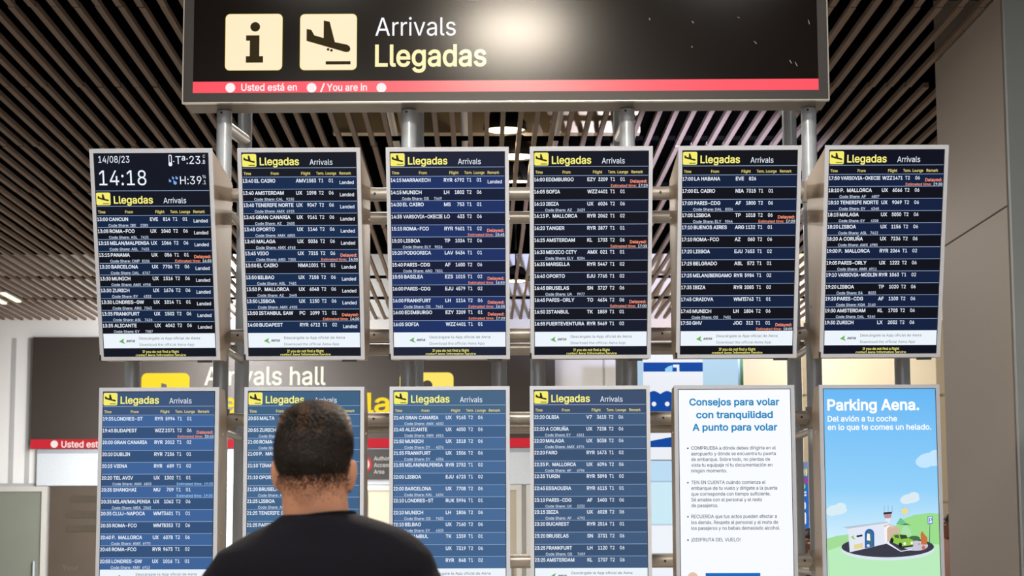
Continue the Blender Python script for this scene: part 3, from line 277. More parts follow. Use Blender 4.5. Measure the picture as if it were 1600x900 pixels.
9 453 226 516 -31 0 32 0 310 494 -24 14 25 -14 368 434 -14 26 14 -25 389 347 0 33 0 -24 373 270 10 27 -11 -27 315 168 28 41 -38 -56 200 0 39 56 -23 0 130 0 24 0 57 83 301 248 -57 -83 2 0 307 248 -2 0 -4 -10 287 221 9 8 -8 -8 257 202 12 5 -12 -5 218 195 14 0 -31 0 137 214 23 -13 -23 13 83 269 13 -24 -13 23 64 352 0 -32 0 32 85 436 -14 -24 14 25 143 494 -25 -14 24 14/226 460 20 0 -19 0 174 446 15 10 -15 -9 138 407 9 17 -8 -16 125 352 0 20 0 -22 138 295 -8 17 9 -16 174 257 -15 9 15 -9 226 243 -19 0 20 0 279 257 -16 -9 15 9 314 295 -8 -16 9 16 327 350 0 -20 0 22 314 407 9 -16 -8 17 279 446 15 -9 -15 10
: 188 95 -4 13 0 -12 0 63 9 9 -9 -9 9 50 41 0 -13 0 13 63 73 -9 -8 9 9 95 87 -12 0 13 0 128 73 -9 9 9 -8 141 41 0 13 0 -13 128 9 9 9 -9 -9/95 271 13 0 -12 0 63 284 9 -9 -9 9 50 316 0 -12 0 13 63 349 -9 -9 9 8 95 362 -12 0 13 0 128 349 -9 8 9 -9 141 316 0 13 0 -12 128 284 9 9 -9 -9
/ 249 235 533 -19 0 -55 -203 71 -76 55 203 -19 0 14 -76 19 0 55 203 178 533 -54 -203 19 0
- 453 337 244 -74 0 0 -18 337 188 0 19 -74 0 114 188 74 0 0 19 114 244 0 -18 74 0
. 188 95 -4 13 0 -12 0 63 9 9 -9 -9 9 50 41 0 -13 0 13 63 73 -9 -8 9 9 95 87 -12 0 13 0 128 73 -9 9 9 -8 141 41 0 13 0 -13 128 9 9 9 -9 -9
, 188 38 -119 15 0 10 63 68 71 -10 -63 23 0 137 71 -23 0 -18 -63 84 -119 18 63 -15 0
% 676 175 283 22 0 -21 0 121 297 15 -10 -16 10 86 335 8 -16 -7 16 75 388 0 -20 0 8 75 412 0 -8 0 19 87 464 -8 -15 7 16 121 503 -15 -10 15 9 175 517 -21 0 22 0 230 503 -14 9 15 -10 264 464 -8 16 8 -15 276 412 0 19 0 -8 276 388 0 8 0 -20 264 335 8 16 -8 -16 230 297 15 10 -15 -10/175 327 -17 0 18 0 212 346 -7 -13 8 12 223 388 0 -16 0 8 223 412 0 -8 0 16 213 454 7 -12 -8 12 175 473 18 0 -17 0 138 454 8 12 -7 -12 127 412 0 16 0 -8 127 388 0 8 0 -16 138 346 -7 12 7 -13/501 -10 22 0 -21 0 446 5 15 -10 -15 9 412 43 8 -16 -8 16 400 95 0 -19 0 8 400 120 0 -8 0 19 412 172 -8 -16 8 16 447 210 -15 -9 15 10 501 225 -21 0 22 0 556 210 -15 10 15 -9 590 172 -8 16 7 -16 601 120 0 19 0 -8 601 95 0 8 0 -19 589 43 8 16 -7 -16 555 5 15 9 -14 -10/501 35 -17 0 17 0 538 53 -8 -12 7 12 549 95 0 -16 0 8 549 120 0 -8 0 16 538 162 7 -12 -7 12 501 180 18 0 -17 0 464 162 8 12 -7 -12 453 120 0 16 0 -8 453 95 0 8 0 -16 464 53 -8 12 7 -12/132 0 20 0 117 170 482 509 -116 -170 19 0 540 509 -19 0 -116 -170 191 0 116 170 -20 0
¡ 196 64 -125 23 0 1 115 68 222 -2 -116 20 0 129 222 -21 0 1 -116 133 -125 -1 115 -23 0/98 296 13 0 -13 0 66 309 9 -8 -9 9 52 342 0 -13 0 13 66 374 -9 -9 9 9 98 388 -13 0 13 0 131 374 -9 9 9 -9 144 342 0 13 0 -13 131 309 9 9 -9 -8
! 196 67 160 20 0 -1 117 63 509 2 -116 23 0 132 509 -23 0 -1 -116 128 160 1 117 -20 0/98 -4 13 0 -13 0 66 9 9 -9 -9 9 52 41 0 -13 0 12 66 73 -9 -9 9 9 98 86 -13 0 13 0 130 73 -9 9 9 -9 143 41 0 12 0 -13 130 9 9 9 -9 -9
SPACE 188 """
_gc = {}
for _l in GLYPHS.split('\n'):
    _a, _b, _c = _l.split(' ', 2)
    _gc[' ' if _a == 'SPACE' else _a] = (int(_b) / 1000., [[int(x) / 1000. for x in sp.split()] for sp in _c.split('/') if sp])
_fc = bpy.data.curves.new('glyph_source', 'FONT'); _fc.size = 1.0; _fc.resolution_u = 3
_fo = bpy.data.objects.new('glyph_source', _fc); C.objects.link(_fo)
def _eval(o):
    o.update_tag(); bpy.context.view_layer.update()
    ev = o.evaluated_get(bpy.context.evaluated_depsgraph_get()); me = ev.to_mesh()
    vs = [(v.co.x, v.co.y) for v in me.vertices]; fs = [tuple(p.vertices) for p in me.polygons]
    ev.to_mesh_clear(); return vs, fs
def _mesh_of(txt, w, face):
    if face == 'h':                            # humanist face: the built-in font
        _fc.body = txt; _fc.offset = w; return _eval(_fo)
    loops = []
    for sp in _gc[txt][1]:
        n = len(sp) // 6; pts = []
        for i in range(n):
            x, y, _, _, rx, ry = sp[i * 6:i * 6 + 6]; x2, y2, lx, ly = sp[(i + 1) % n * 6:(i + 1) % n * 6 + 4]
            dx, dy = x2 - x, y2 - y; bend = abs(rx * dy - ry * dx) + abs(lx * dy - ly * dx)
            p1 = (x + rx, y + ry); p2 = (x2 + lx, y2 + ly); st = 3 if bend > 1e-5 else 1
            for k in range(st):
                t = k / st; u = 1 - t
                pts.append((u ** 3 * x + 3 * u * u * t * p1[0] + 3 * u * t * t * p2[0] + t ** 3 * x2, u ** 3 * y + 3 * u * u * t * p1[1] + 3 * u * t * t * p2[1] + t ** 3 * y2))
        pts = [p for i, p in enumerate(pts) if math.dist(p, pts[i - 1]) > 1.5e-3]
        ar = sum(pts[i - 1][0] * p[1] - p[0] * pts[i - 1][1] for i, p in enumerate(pts))
        if w:
            q = []
            for i, p in enumerate(pts):
                a, c = Vector(pts[i - 1]), Vector(pts[(i + 1) % len(pts)]); p = Vector(p)
                e1 = (p - a).normalized(); e2 = (c - p).normalized(); n1 = Vector((-e1.y, e1.x)); n2 = Vector((-e2.y, e2.x))
                m_ = n1 + n2; m_ = m_.normalized() if m_.length > 1e-3 else n1; q.append(tuple(p + m_ * (w / max(.55, m_.dot(n1)))))
            pts = q
        loops.append((ar, pts))
    sgn_ = max(loops, key=lambda l: abs(l[0]))[0]
    def wind(p):                                # winding number of all contours about a point
        wn = 0
        for _, l in loops:
            for i, c in enumerate(l):
                a = l[i - 1]
                if (a[1] > p[1]) != (c[1] > p[1]) and p[0] < (c[0] - a[0]) * (p[1] - a[1]) / (c[1] - a[1]) + a[0]: wn += 1 if c[1] > a[1] else -1
        return wn * (1 if sgn_ > 0 else -1)
    pv = []; pe = []
    for _, l in loops:
        n = len(pv); pv += [Vector(p) for p in l]; pe += [(n + i, n + (i + 1) % len(l)) for i in range(len(l))]
    ov, _, of, _, _, _ = delaunay_2d_cdt(pv, pe, [], 0, 1e-6)
    fs = [tuple(f) for f in of if wind((sum(ov[i].x for i in f) / len(f), sum(ov[i].y for i in f) / len(f))) > 0]
    return [(p.x, p.y) for p in ov], fs
def _wid(txt):
    xs = [p[0] for p in _mesh_of(txt, 0, 'h')[0]]; return max(xs) - min(xs)
_HH = _wid('HH')
CAPH = {'h': max(p[1] for p in _mesh_of('H', 0, 'h')[0]), 'g': max(p[1] for p in _mesh_of('H', 0, 'g')[0])}
_gl = {}; _adv = {}
def glyph(ch, w, face):
    if (ch, face) not in _adv: _adv[(ch, face)] = _gc[ch][0] if face == 'g' else _wid('H' + ch + 'H') - _HH
    if (ch, w, face) not in _gl: _gl[(ch, w, face)] = ([], []) if ch == ' ' else _mesh_of(ch, w, face)
    return _gl[(ch, w, face)]
for _c in _gc:
    for _w in (0.0, .008, .016, .024): glyph(_c, _w, 'g')
    for _w in (0.0, .012): glyph(_c, _w, 'h')


def text2d(txt, x, y, cap, w=.0, width=None, align='l', k=1.0, slant=0., track=0., face='g'):
    s = cap / CAPH[face]; vs = []; fs = []; pen = 0.
    if face == 'g': w = {0.: 0., .012: .008, .02: .016, .022: .016, .026: .016, .04: .024}[w]
    else: w = .012 if w else 0.
    for ch in txt:
        gv, gf = glyph(ch, w, face); n = len(vs)
        vs += [((pen + a + slant * b) * s, b * s) for a, b in gv]; fs += [tuple(n + i for i in f) for f in gf]
        pen += _adv[(ch, face)] + track
    if not vs: return vs, fs
    x0 = min(p[0] for p in vs); x1 = max(p[0] for p in vs)
    sx = k if width is None else width / max(1e-6, x1 - x0)
    W = (x1 - x0) * sx
    ox = x - (0 if align == 'l' else W if align == 'r' else W / 2)
    return [(ox + (a - x0) * sx, y + b) for a, b in vs], fs


class Sheet:                                  # a flat printed or lit area: u,v in 0..1 from its top left corner
    def __init__(s, origin, right, up, normal, W, H):
        s.o = Vector(origin); s.r = Vector(right); s.u = Vector(up); s.n = Vector(normal); s.W = W; s.H = H
    def pt(s, u, v, h=0.): return s.o + s.r * (u * s.W) - s.u * (v * s.H) + s.n * h
    def quad(s, mb, u0, v0, u1, v1, h, mat):
        mb.add([s.pt(u0, v1, h), s.pt(u1, v1, h), s.pt(u1, v0, h), s.pt(u0, v0, h)], [(0, 1, 2, 3)], mat)
    def poly(s, mb, pts, h, mat):
        mb.add([s.pt(u, v, h) for u, v in pts], [tuple(range(len(pts)))], mat)
    def disc(s, mb, u, v, r, h, mat, n=24, ry=None):   # r in metres
        ry = r if ry is None else ry
        s.poly(mb, [(u + r / s.W * math.cos(2 * math.pi * k / n), v + ry / s.H * math.sin(2 * math.pi * k / n)) for k in range(n)], h, mat)
    def rrect(s, mb, u0, v0, u1, v1, r, h, mat, n=5):  # rounded, r in metres
        ru = r / s.W; rv = r / s.H; pts = []
        for cx, cy, a in ((u1 - ru, v0 + rv, -90), (u1 - ru, v1 - rv, 0), (u0 + ru, v1 - rv, 90), (u0 + ru, v0 + rv, 180)):
            for k in range(n + 1):
                t = math.radians(a + 90 * k / n); pts.append((cx + ru * math.cos(t), cy + rv * math.sin(t)))
        s.poly(mb, pts, h, mat)
    def text(s, mb, txt, u, v, cap, h, mat, w=0., uw=None, align='l', k=1., slant=0., track=0., face='g'):
        vs, fs = text2d(txt, u * s.W, 0, cap * s.H, w, None if uw is None else uw * s.W, align, k, slant, track, face)
        if vs: mb.add([s.o + s.r * a + s.u * (b - v * s.H) + s.n * h for a, b in vs], fs, mat)

# pictogram of a landing plane, in a unit box (u right, v down)
PLANE = [(.113, .266), (.196, .282), (.25, .38), (.415, .43), (.415, .114), (.52, .137), (.615, .505), (.83, .55), (.875, .58), (.892, .63), (.875, .67), (.83, .685), (.79, .68), (.113, .48)]
def plane_icon(sh, mb, u0, v0, u1, v1, h, dark, wheels=True):
    f = lambda a, b: (u0 + a * (u1 - u0), v0 + b * (v1 - v0))
    sh.poly(mb, [f(*p) for p in PLANE], h, dark)
    if wheels:
        for a, b in ((.497, .635), (.555, .652)): sh.disc(mb, *f(a, b), .024 * (u1 - u0) * sh.W, h, dark, 12)
    sh.quad(mb, *f(.455, .848), *f(.895, .905), h, dark)

# ------------------------------------------------------------------ the hall: floor, walls, slatted ceiling
CZ = 5.2
CD = (PZ(753, 700, CZ) - PZ(753, 600, CZ)); CD.z = 0; CD.normalize()
CR = Vector((CD.y, -CD.x, 0))                 # to the right, across the slats
ANG = math.atan2(CD.y, CD.x) - math.pi / 2
def HL(a, t, z): return CR * a + CD * t + Vector((0, 0, z))   # a across, t along
def ha(p): return Vector(p).dot(CR)
def ht(p): return Vector(p).dot(CD)

fl = MB(); fl.add([HL(-13, -6, 0), HL(9, -6, 0), HL(9, 36, 0), HL(-13, 36, 0)], [(0, 1, 2, 3)], M['floor'])
struct(fl.build('floor'))

T_WALL = ht(PZ(400, 500, CZ))
A_RW = ha(PZ(1461, 100, CZ)); T_RW = ht(PZ(1461, 100, CZ)); T_RN = A_RW * F / 835
cl = MB(); rnd = random.Random(3)
a0 = ha(PZ(405.3, 173, CZ)) % .15
t0 = ht(PZ(150, 12, CZ)); SEG = 2.5
k0 = int(math.floor(-10.2 / .15)); k1 = int(6.2 / .15)
for k in range(k0, k1):
    a = a0 + .15 * k
    for j in range(-4, 12):
        ta = t0 + j * SEG + .008; tb = t0 + (j + 1) * SEG - .008
        if ta > T_WALL: continue
        tb = min(tb, T_WALL)
        if a > A_RW - .03 and ta < T_RW: continue
        da = rnd.uniform(-.006, .006); dz = rnd.uniform(0, .008)
        q = [(a + da - .021, CZ + dz), (a + da + .021, CZ + dz), (a + da + .021, CZ + .042 + dz), (a + da - .021, CZ + .042 + dz)]
        cl.prism([HL(x, ta, z) for x, z in q], [HL(x, tb, z) for x, z in q], M['slat'])
cl.prism([HL(-13, 2, 6.3), HL(9, 2, 6.3), HL(9, 36, 6.3), HL(-13, 36, 6.3)], [HL(-13, 2, 6.4), HL(9, 2, 6.4), HL(9, 36, 6.4), HL(-13, 36, 6.4)], M['soffit'])
for j in range(-2, 12):                       # carrier rails above the slats, set back in the dark
    t = t0 + j * SEG
    cl.prism([HL(-10.5, t - .02, CZ + .06), HL(6.2, t - .02, CZ + .06), HL(6.2, t - .02, CZ + .1), HL(-10.5, t - .02, CZ + .1)],
             [HL(-10.5, t + .02, CZ + .06), HL(6.2, t + .02, CZ + .06), HL(6.2, t + .02, CZ + .1), HL(-10.5, t + .02, CZ + .1)], M['soffit'])
struct(cl.build('ceiling'))

AW = ha(P(975, 560, T_WALL))
wb = MB(); wb.prism([HL(-13, T_WALL, 0), HL(AW, T_WALL, 0), HL(AW, T_WALL, 6.4), HL(-13, T_WALL, 6.4)],
                    [HL(-13, T_WALL + .2, 0), HL(AW, T_WALL + .2, 0), HL(AW, T_WALL + .2, 6.4), HL(-13, T_WALL + .2, 6.4)], M['wall_white'])
def wline(mb, px0, py0, px1, py1, w, mat, lift=.006):
    p0 = P(px0, py0, T_WALL); p1 = P(px1, py1, T_WALL)
    x0, x1 = sorted((ha(p0), ha(p1))); z0, z1 = sorted((p0.z, p1.z))
    mb.prism([HL(x0 - w, T_WALL - lift, z0 - w), HL(x1 + w, T_WALL - lift, z0 - w), HL(x1 + w, T_WALL - lift, z1 + w), HL(x0 - w, T_WALL - lift, z1 + w)],
             [HL(x0 - w, T_WALL + .01, z0 - w), HL(x1 + w, T_WALL + .01, z0 - w), HL(x1 + w, T_WALL + .01, z1 + w), HL(x0 - w, T_WALL + .01, z1 + w)], mat)
wall_line = pbr('pale_wall_joint', (170, 172, 174), .7)
for x in (22, 47, 136): wline(wb, x, 530 if x < 50 else 702, x, 756, .006, wall_line)
wline(wb, -60, 757, 900, 757, .012, wall_line)
for x in (640, 812, 944): wline(wb, x, 560, x, 754, .006, wall_line)
struct(wb.build('wall_back'))
wr = MB(); wr.prism([HL(AW, T_WALL, 0), HL(9, T_WALL, 0), HL(9, T_WALL, 6.4), HL(AW, T_WALL, 6.4)],
                    [HL(AW, T_WALL + .2, 0), HL(9, T_WALL + .2, 0), HL(9, T_WALL + .2, 6.4), HL(AW, T_WALL + .2, 6.4)], M['wall_beige'])
wj = pbr('tan_wall_joint', (150, 138, 118), .7)
for y in (617, 785): wline(wr, 980, y, 1700, y, .01, wj)
for x in (1110, 1262, 1475): wline(wr, x, 500, x, 900, .008, wj)
struct(wr.build('wall_rear'))
rw = MB(); rw.prism([HL(A_RW, T_RN, 0), HL(A_RW, T_RW, 0), HL(A_RW, T_RW, 6.3), HL(A_RW, T_RN, 6.3)],
                    [HL(A_RW + 3, T_RN, 0), HL(A_RW + 3, T_RW, 0), HL(A_RW + 3, T_RW, 6.3), HL(A_RW + 3, T_RN, 6.3)], M['wall_taupe'])
zs = P(1476, 390, 15.6).z
rw.prism([HL(A_RW - .002, T_RN, zs - .006), HL(A_RW - .002, T_RW, zs - .006), HL(A_RW - .002, T_RW, zs + .006), HL(A_RW - .002, T_RN, zs + .006)],
         [HL(A_RW + .002, T_RN, zs - .006), HL(A_RW + .002, T_RW, zs - .006), HL(A_RW + .002, T_RW, zs + .006), HL(A_RW + .002, T_RN, zs + .006)], M['seam'])
struct(rw.build('wall_right'))
pl = MB(); pl.prism([HL(A_RW + .012, T_RN - .06, 0), HL(A_RW + .9, T_RN - .06, 0), HL(A_RW + .9, T_RN - .06, 6.3), HL(A_RW + .012, T_RN - .06, 6.3)],
                    [HL(A_RW + .012, T_RN, 0), HL(A_RW + .9, T_RN, 0), HL(A_RW + .9, T_RN, 6.3), HL(A_RW + .012, T_RN, 6.3)], M['pillar'])
struct(pl.build('trim_1'))

# ------------------------------------------------------------------ totem frame (posts, rails) and overhead sign
YAW = math.radians(-0.4)
def TL(px, py, Y):                            # a point of the totem, in the totem's own axes
    p = P(px, py, Y); return Matrix.Rotation(-YAW, 3, 'Z') @ p
def TLY(px, py, Y):                           # same with the totem plane at local depth Y
    d = Matrix.Rotation(-YAW, 3, 'Z') @ ray(px, py); e = Matrix.Rotation(-YAW, 3, 'Z') @ EYE
    return e + d * ((Y - e.y) / d.y)
YP, YR = 10.80, 11.60
sf = thing('display_stand', 'tall silver tubular steel stand carrying all the screens and the overhead sign', 'stand', (0, 0, 0), YAW)
YS = 10.58; ztop = TLY(790, 158.5, YS).z
fx = [TLY(px, 300, YP).x for px in (349, 638.5, 981, 1266)]
RZ = [TLY(585, y, YP).z for y in (304, 524, 655, 878)]
for x in fx:
    pb = MB().tube((x, YP, .02), (x, YP, ztop), .041, M['steel'])
    po = pb.build('post', sf, True)
    for z in RZ: MB().tube((x, YP, z - .055), (x, YP, z + .055), .05, M['steel_dark']).build('collar', po, True)
    b = MB()
    for z in RZ + [ztop - .09, ztop - 1.1]:
        b.tube((x - .01, YP - .041, z + .075), (x - .01, YP - .047, z + .075), .006, M['black'], 10)
    b.build('bolt', po)
    MB().box((x - .11, YP - .11, 0), (x + .11, YP + .11, .02), M['steel_dark']).build('base_plate', po)
for x in fx:
    po = MB().tube((x, YR, .02), (x, YR, ztop + .45), .041, M['steel']).build('rear_post', sf, True)
    MB().box((x - .11, YR - .11, 0), (x + .11, YR + .11, .02), M['steel_dark']).build('base_plate', po)
for px in (207, 780, 840.5, 1410):
    x = TLY(px, 585, YP).x
    MB().tube((x, YP, RZ[3]), (x, YP, RZ[0]), .041, M['steel']).build('short_post', sf, True)
xl, xr = TLY(207, 585, YP).x - .1, TLY(1410, 585, YP).x + .1
for z in RZ:
    ra = MB().tube((xl, YP, z), (xr, YP, z), .036, M['steel_dark']).build('rail', sf, True)
    b = MB()
    for px in (372, 585, 1035, 1250): b.tube((TLY(px, 600, YP).x, YP - .034, z), (TLY(px, 600, YP).x, YP - .041, z), .006, M['black'], 10)
    b.build('bolt', ra)
    MB().tube((xl, YR, z), (xr, YR, z), .036, M['steel_dark']).build('rear_rail', sf, True)
    for x in fx: MB().tube((x, YP, z - .06), (x, YR, z - .06), .02, M['steel_dark'], 12).build('cross_tie', sf, True)
for i in (0, 2):
    MB().tube((fx[i], YP + .01, ztop - .075), (fx[i], YR - .02, TLY(382, 220, YR).z), .036, M['steel_dark']).build('brace', sf, True)

sg = thing('overhead_sign', 'large dark brown Arrivals Llegadas sign with red stripe atop the steel posts', 'sign', (0, 0, 0), YAW)
xa = TLY(286, 160, YS).x; xb = TLY(1294.5, 155, YS).x; zb = ztop + .004; SH_ = 1.06; zt = zb + SH_
MB().box((xa, YS + .012, zb), (xb, YP + .06, zt), M['sign_under']).build('cabinet', sg)
fr = MB()
fw = .05
for a, b in (((xa, zb), (xb, zb + fw)), ((xa, zt - fw), (xb, zt)), ((xa, zb + fw), (xa + fw, zt - fw)), ((xb - fw, zb + fw), (xb, zt - fw))):
    fr.box((a[0], YS, a[1]), (b[0], YS + .014, b[1]), M['sign_frame'])
fro = fr.build('frame', sg)
ed = MB(); e = .006
for a, b in (((xa - e, zb - e), (xb + e, zb)), ((xa - e, zt), (xb + e, zt + e)), ((xa - e, zb), (xa, zt)), ((xb, zb), (xb + e, zt))):
    ed.box((a[0], YS - .004, a[1]), (b[0], YS + .03, b[1]), M['edge'])
ed.build('edge_strip', fro)
MB().box((xa + fw, YS + .006, zb + fw), (xb - fw, YS + .013, zt - fw), M['sign_face']).build('face', sg)
SGN = Sheet((xa, YS + .006, zt), (1, 0, 0), (0, 0, 1), (0, -1, 0), xb - xa, SH_)
def sgn(px, py): p = TLY(px, py, YS + .006); return ((p.x - xa) / (xb - xa), (zt - p.z) / SH_)
CREAM = emis('backlit_cream', (255, 233, 196), 1.0, True, .3); YEL = emis('backlit_pale_yellow', (255, 238, 178), 1.0, False, .3)
WHT = emis('backlit_white', (246, 246, 255), 1.0, False, .3); RED = emis('backlit_red', (250, 74, 92), 1.0, True, .5, .3)
DK = pbr('pictogram_brown', (44, 36, 12), .6, spec=.1)
rim = emis('icon_rim_yellow', (214, 196, 60), .8)
for kind, (q0, q1) in (('info', ((353, 22.5), (440.5, 109.5))), ('plane', ((469.5, 22.5), (557, 109)))):
    m = MB(); u0, v0 = sgn(*q0); u1, v1 = sgn(*q1)
    SGN.rrect(m, u0 - .0006, v0 - .002, u1 + .0006, v1 + .002, .026, .001, rim); SGN.rrect(m, u0, v0, u1, v1, .024, .002, CREAM)
    if kind == 'plane': plane_icon(SGN, m, u0, v0, u1, v1, .003, DK)
    else:
        f = lambda a, b: (u0 + a * (u1 - u0), v0 + b * (v1 - v0))
        SGN.disc(m, *f(.522, .228), .086 * (u1 - u0) * SGN.W, .003, DK)
        SGN.poly(m, [f((x - 250) / 267, (y - 67) / 263) for x, y in ((347, 167), (410, 167), (410, 265), (428, 265), (428, 295), (347, 295), (347, 265), (365, 265), (365, 192), (347, 192))], .003, DK)
    m.build('information_pictogram' if kind == 'info' else 'landing_plane_pictogram', sg)
m = MB(); u, v = sgn(586.5, 56); SGN.text(m, 'Arrivals', u, v, 29 / F * 10.8 / SH_, .002, WHT, .0, sgn(712, 56)[0] - u); m.build('english_lettering', sg)
m = MB(); u, v = sgn(586, 103.5); SGN.text(m, 'Llegadas', u, v, 33.5 / F * 10.8 / SH_, .002, YEL, .020, sgn(760, 103)[0] - u); m.build('spanish_lettering', sg)
m = MB(); u0, v0 = sgn(299, 128); u1, v1 = sgn(1284, 122.5); vb = sgn(790, 146.7)[1]; vt = sgn(790, 125.5)[1]
SGN.quad(m, u0, vt, u1, vb, .002, RED); stripe = m.build('red_stripe', sg)
m = MB(); WP = E((255, 238, 240))
for px in (360, 487, 596): m = MB(); SGN.disc(m, *sgn(px, 137.3), .026, .003, WP); m.build('stripe_dot', stripe)
for t, x0, x1 in (('Usted está en', 377, 464), ('/', 500, 508), ('You are in', 510.5, 573.5)):
    u, v = sgn(x0, 142); m = MB(); SGN.text(m, t, u, v, 11 / F * 10.8 / SH_, .003, WP, .026, sgn(x1, 142)[0] - u); m.build('stripe_lettering', stripe)
m = MB(); streak_mat = pbr('pale_streak', (230, 226, 220), .3)  # small pale streaks on the sign face
for px, py, dx, dy in ((1014, 28.5, 1.5, 3), (1081, 33, 2.5, 3), (1152, 26.5, 3.5, 2), (1080, 72, 1.5, 2.5), (1178, 64.5, 4, 4), (1233.5, 94, 3, 5), (1242, 97, 3.5, 6.5), (1262.5, 31, 2, 7)):
    a, b = sgn(px, py), sgn(px + dx, py + dy)
    SGN.poly(m, [a, (a[0] + .0006, a[1]), (b[0] + .0006, b[1]), b], .001, streak_mat)
m.build('streak', sg)

# ------------------------------------------------------------------ screens
W_, BZ = .613, .019
def fit_upper():
    best = None
    phi = math.radians(20)
    lo = None
    # solve top depth and height so that the outline spans rows 230..560.5 with a mean width of 190 px
    Yt = 10.0
    for _ in range(40):
        zt_ = P(800, 230, Yt).z; zc = (Yt * math.cos(TH) + (zt_ - 1.5) * math.sin(TH))
        L = 1.08
        for _ in range(30):
            Yb = Yt + L * math.sin(phi); zb_ = P(800, 560.5, Yb).z
            L = (zt_ - zb_) / math.cos(phi)
        zcb = Yb * math.cos(TH) + (zb_ - 1.5) * math.sin(TH)
        w = F * W_ * (1 / zc + 1 / zcb) / 2
        Yt *= w / 190.1
    return Yt, zt_, L, phi
UYt, UZt, UL, UPHI = fit_upper()
LYf = 10.40
LZt = P(800, 603.3, LYf).z; LZb = P(800, 931, LYf).z

WTX = emis('screen_white', (232, 240, 252)); LTX = emis('screen_soft_white', (205, 218, 236)); SEP = emis('screen_rule', (150, 172, 208))
YTX = emis('screen_yellow', (248, 240, 128)); CTX = emis('screen_heading_yellow', (236, 220, 128)); ORG = emis('screen_orange', (250, 150, 118)); CYN = emis('screen_cyan', (150, 205, 250))
BAN = emis('screen_banner', (232, 240, 248), 1.0, True); BTX = E((52, 62, 78)); BT2 = E((96, 106, 120)); GRN = E((98, 172, 84)); ICO = E((240, 232, 110)); ICD = E((44, 44, 26))

def row_mesh(sh, v0, v1, row, band, name, par, top=False):
    m = MB(); p = v1 - v0
    sh.quad(m, 0, v0, 1, v1, .0008, band); sh.quad(m, .0, v0 - .0011, 1, v0 + .0011, .0014, SEP)
    t, city, code, num, term, lounge, share, rem = row
    y = v0 + .45 * p; cp = .285 * p; B = .022; B = .026
    sh.text(m, t, .004, y, cp, .0018, WTX, B, .093)
    sh.text(m, city, .108, y, cp, .0018, WTX, B, k=min(KROW, KROW * .343 / max(.01, _uw(city, cp, KROW))))
    if code: sh.text(m, code, .467, y, cp, .0018, WTX, B, k=KROW)
    if num: sh.text(m, num, .643, y, cp, .0018, WTX, B, .0205 * len(num), 'r')
    if term: sh.text(m, term, .665, y, cp, .0018, WTX, .012, .041)
    if lounge: sh.text(m, lounge, .753, y, cp, .0018, WTX, .012, .04)
    if share:
        y2 = v0 + .93 * p; c2 = .215 * p
        sh.text(m, 'Code Share:', .101, y2, c2, .0018, LTX, .012, .178)
        sh.text(m, share[0], .292, y2, c2, .0018, LTX, .012, k=KSH); sh.text(m, share[1], .446, y2, c2, .0018, LTX, .012, .0165 * len(share[1]), 'r')
    if rem == 'L': sh.text(m, 'Landed', .848, v0 + .6 * p, .275 * p, .0018, WTX, .012, .123)
    elif rem:
        if rem[0] == 'D':
            sh.text(m, 'Delayed:', .985, v0 + .6 * p, .25 * p, .0018, ORG, .026, .145, 'r')
        c = ORG if rem[0] == 'D' else CYN
        sh.text(m, 'Estimated time:', .672, v0 + .93 * p, .205 * p, .0018, c, .012, .222)
        sh.text(m, rem[1:], .99, v0 + .93 * p, .205 * p, .0018, WTX if rem[0] == 'D' else c, .012, .078, 'r')
    return m.build(name, par)

_sh0 = Sheet((0, 0, 0), (1, 0, 0), (0, 0, 1), (0, -1, 0), W_ - 2 * BZ, UL - 2 * BZ)
def _kfor(txt, cap, uw, w):
    vs, _ = text2d(txt, 0, 0, cap * _sh0.H, w); return uw * _sh0.W / (max(p[0] for p in vs) - min(p[0] for p in vs))
KROW = _kfor('MARRAKECH', .285 * .0588, .243, .026); KSH = _kfor('Code Share:', .215 * .0588, .178, 0.)

def _uw(t, cap, k):
    vs, _ = text2d(t, 0, 0, cap * _sh0.H, .026, None, 'l', k); return (max(p[0] for p in vs) / _sh0.W) if vs else 0.

def header(sh, disp, v0, v1, v2, head):
    s = (v1 - v0) / .0756; m = MB()
    sh.quad(m, 0, v0, 1, v1, .0008, head)
    sh.rrect(m, .005, v0 + .008 * s, .13, v0 + .070 * s, .008, .0014, ICO)
    plane_icon(sh, m, .005, v0 + .008 * s, .13, v0 + .07 * s, .002, ICD, False)
    sh.text(m, 'Llegadas', .158, v0 + .0617 * s, .035 * s, .0016, YTX, .026, .342); sh.text(m, 'Arrivals', .592, v0 + .0617 * s, .0268 * s, .0016, WTX, 0., .198)
    m.build('screen_heading', disp)
    m = MB(); sh.quad(m, 0, v1, 1, v2, .0008, head); sh.quad(m, 0, v1 - .0012, 1, v1 + .0012, .0014, SEP)
    for t, a, b in (('Time', .016, .079), ('From', .252, .32), ('Flight', .516, .595), ('Term.', .647, .714), ('Lounge', .728, .82), ('Remark', .848, .949)):
        sh.text(m, t, a, v1 + (v2 - v1) * .76, .0132, .0016, CTX, .012, b - a)
    m.build('column_titles', disp)

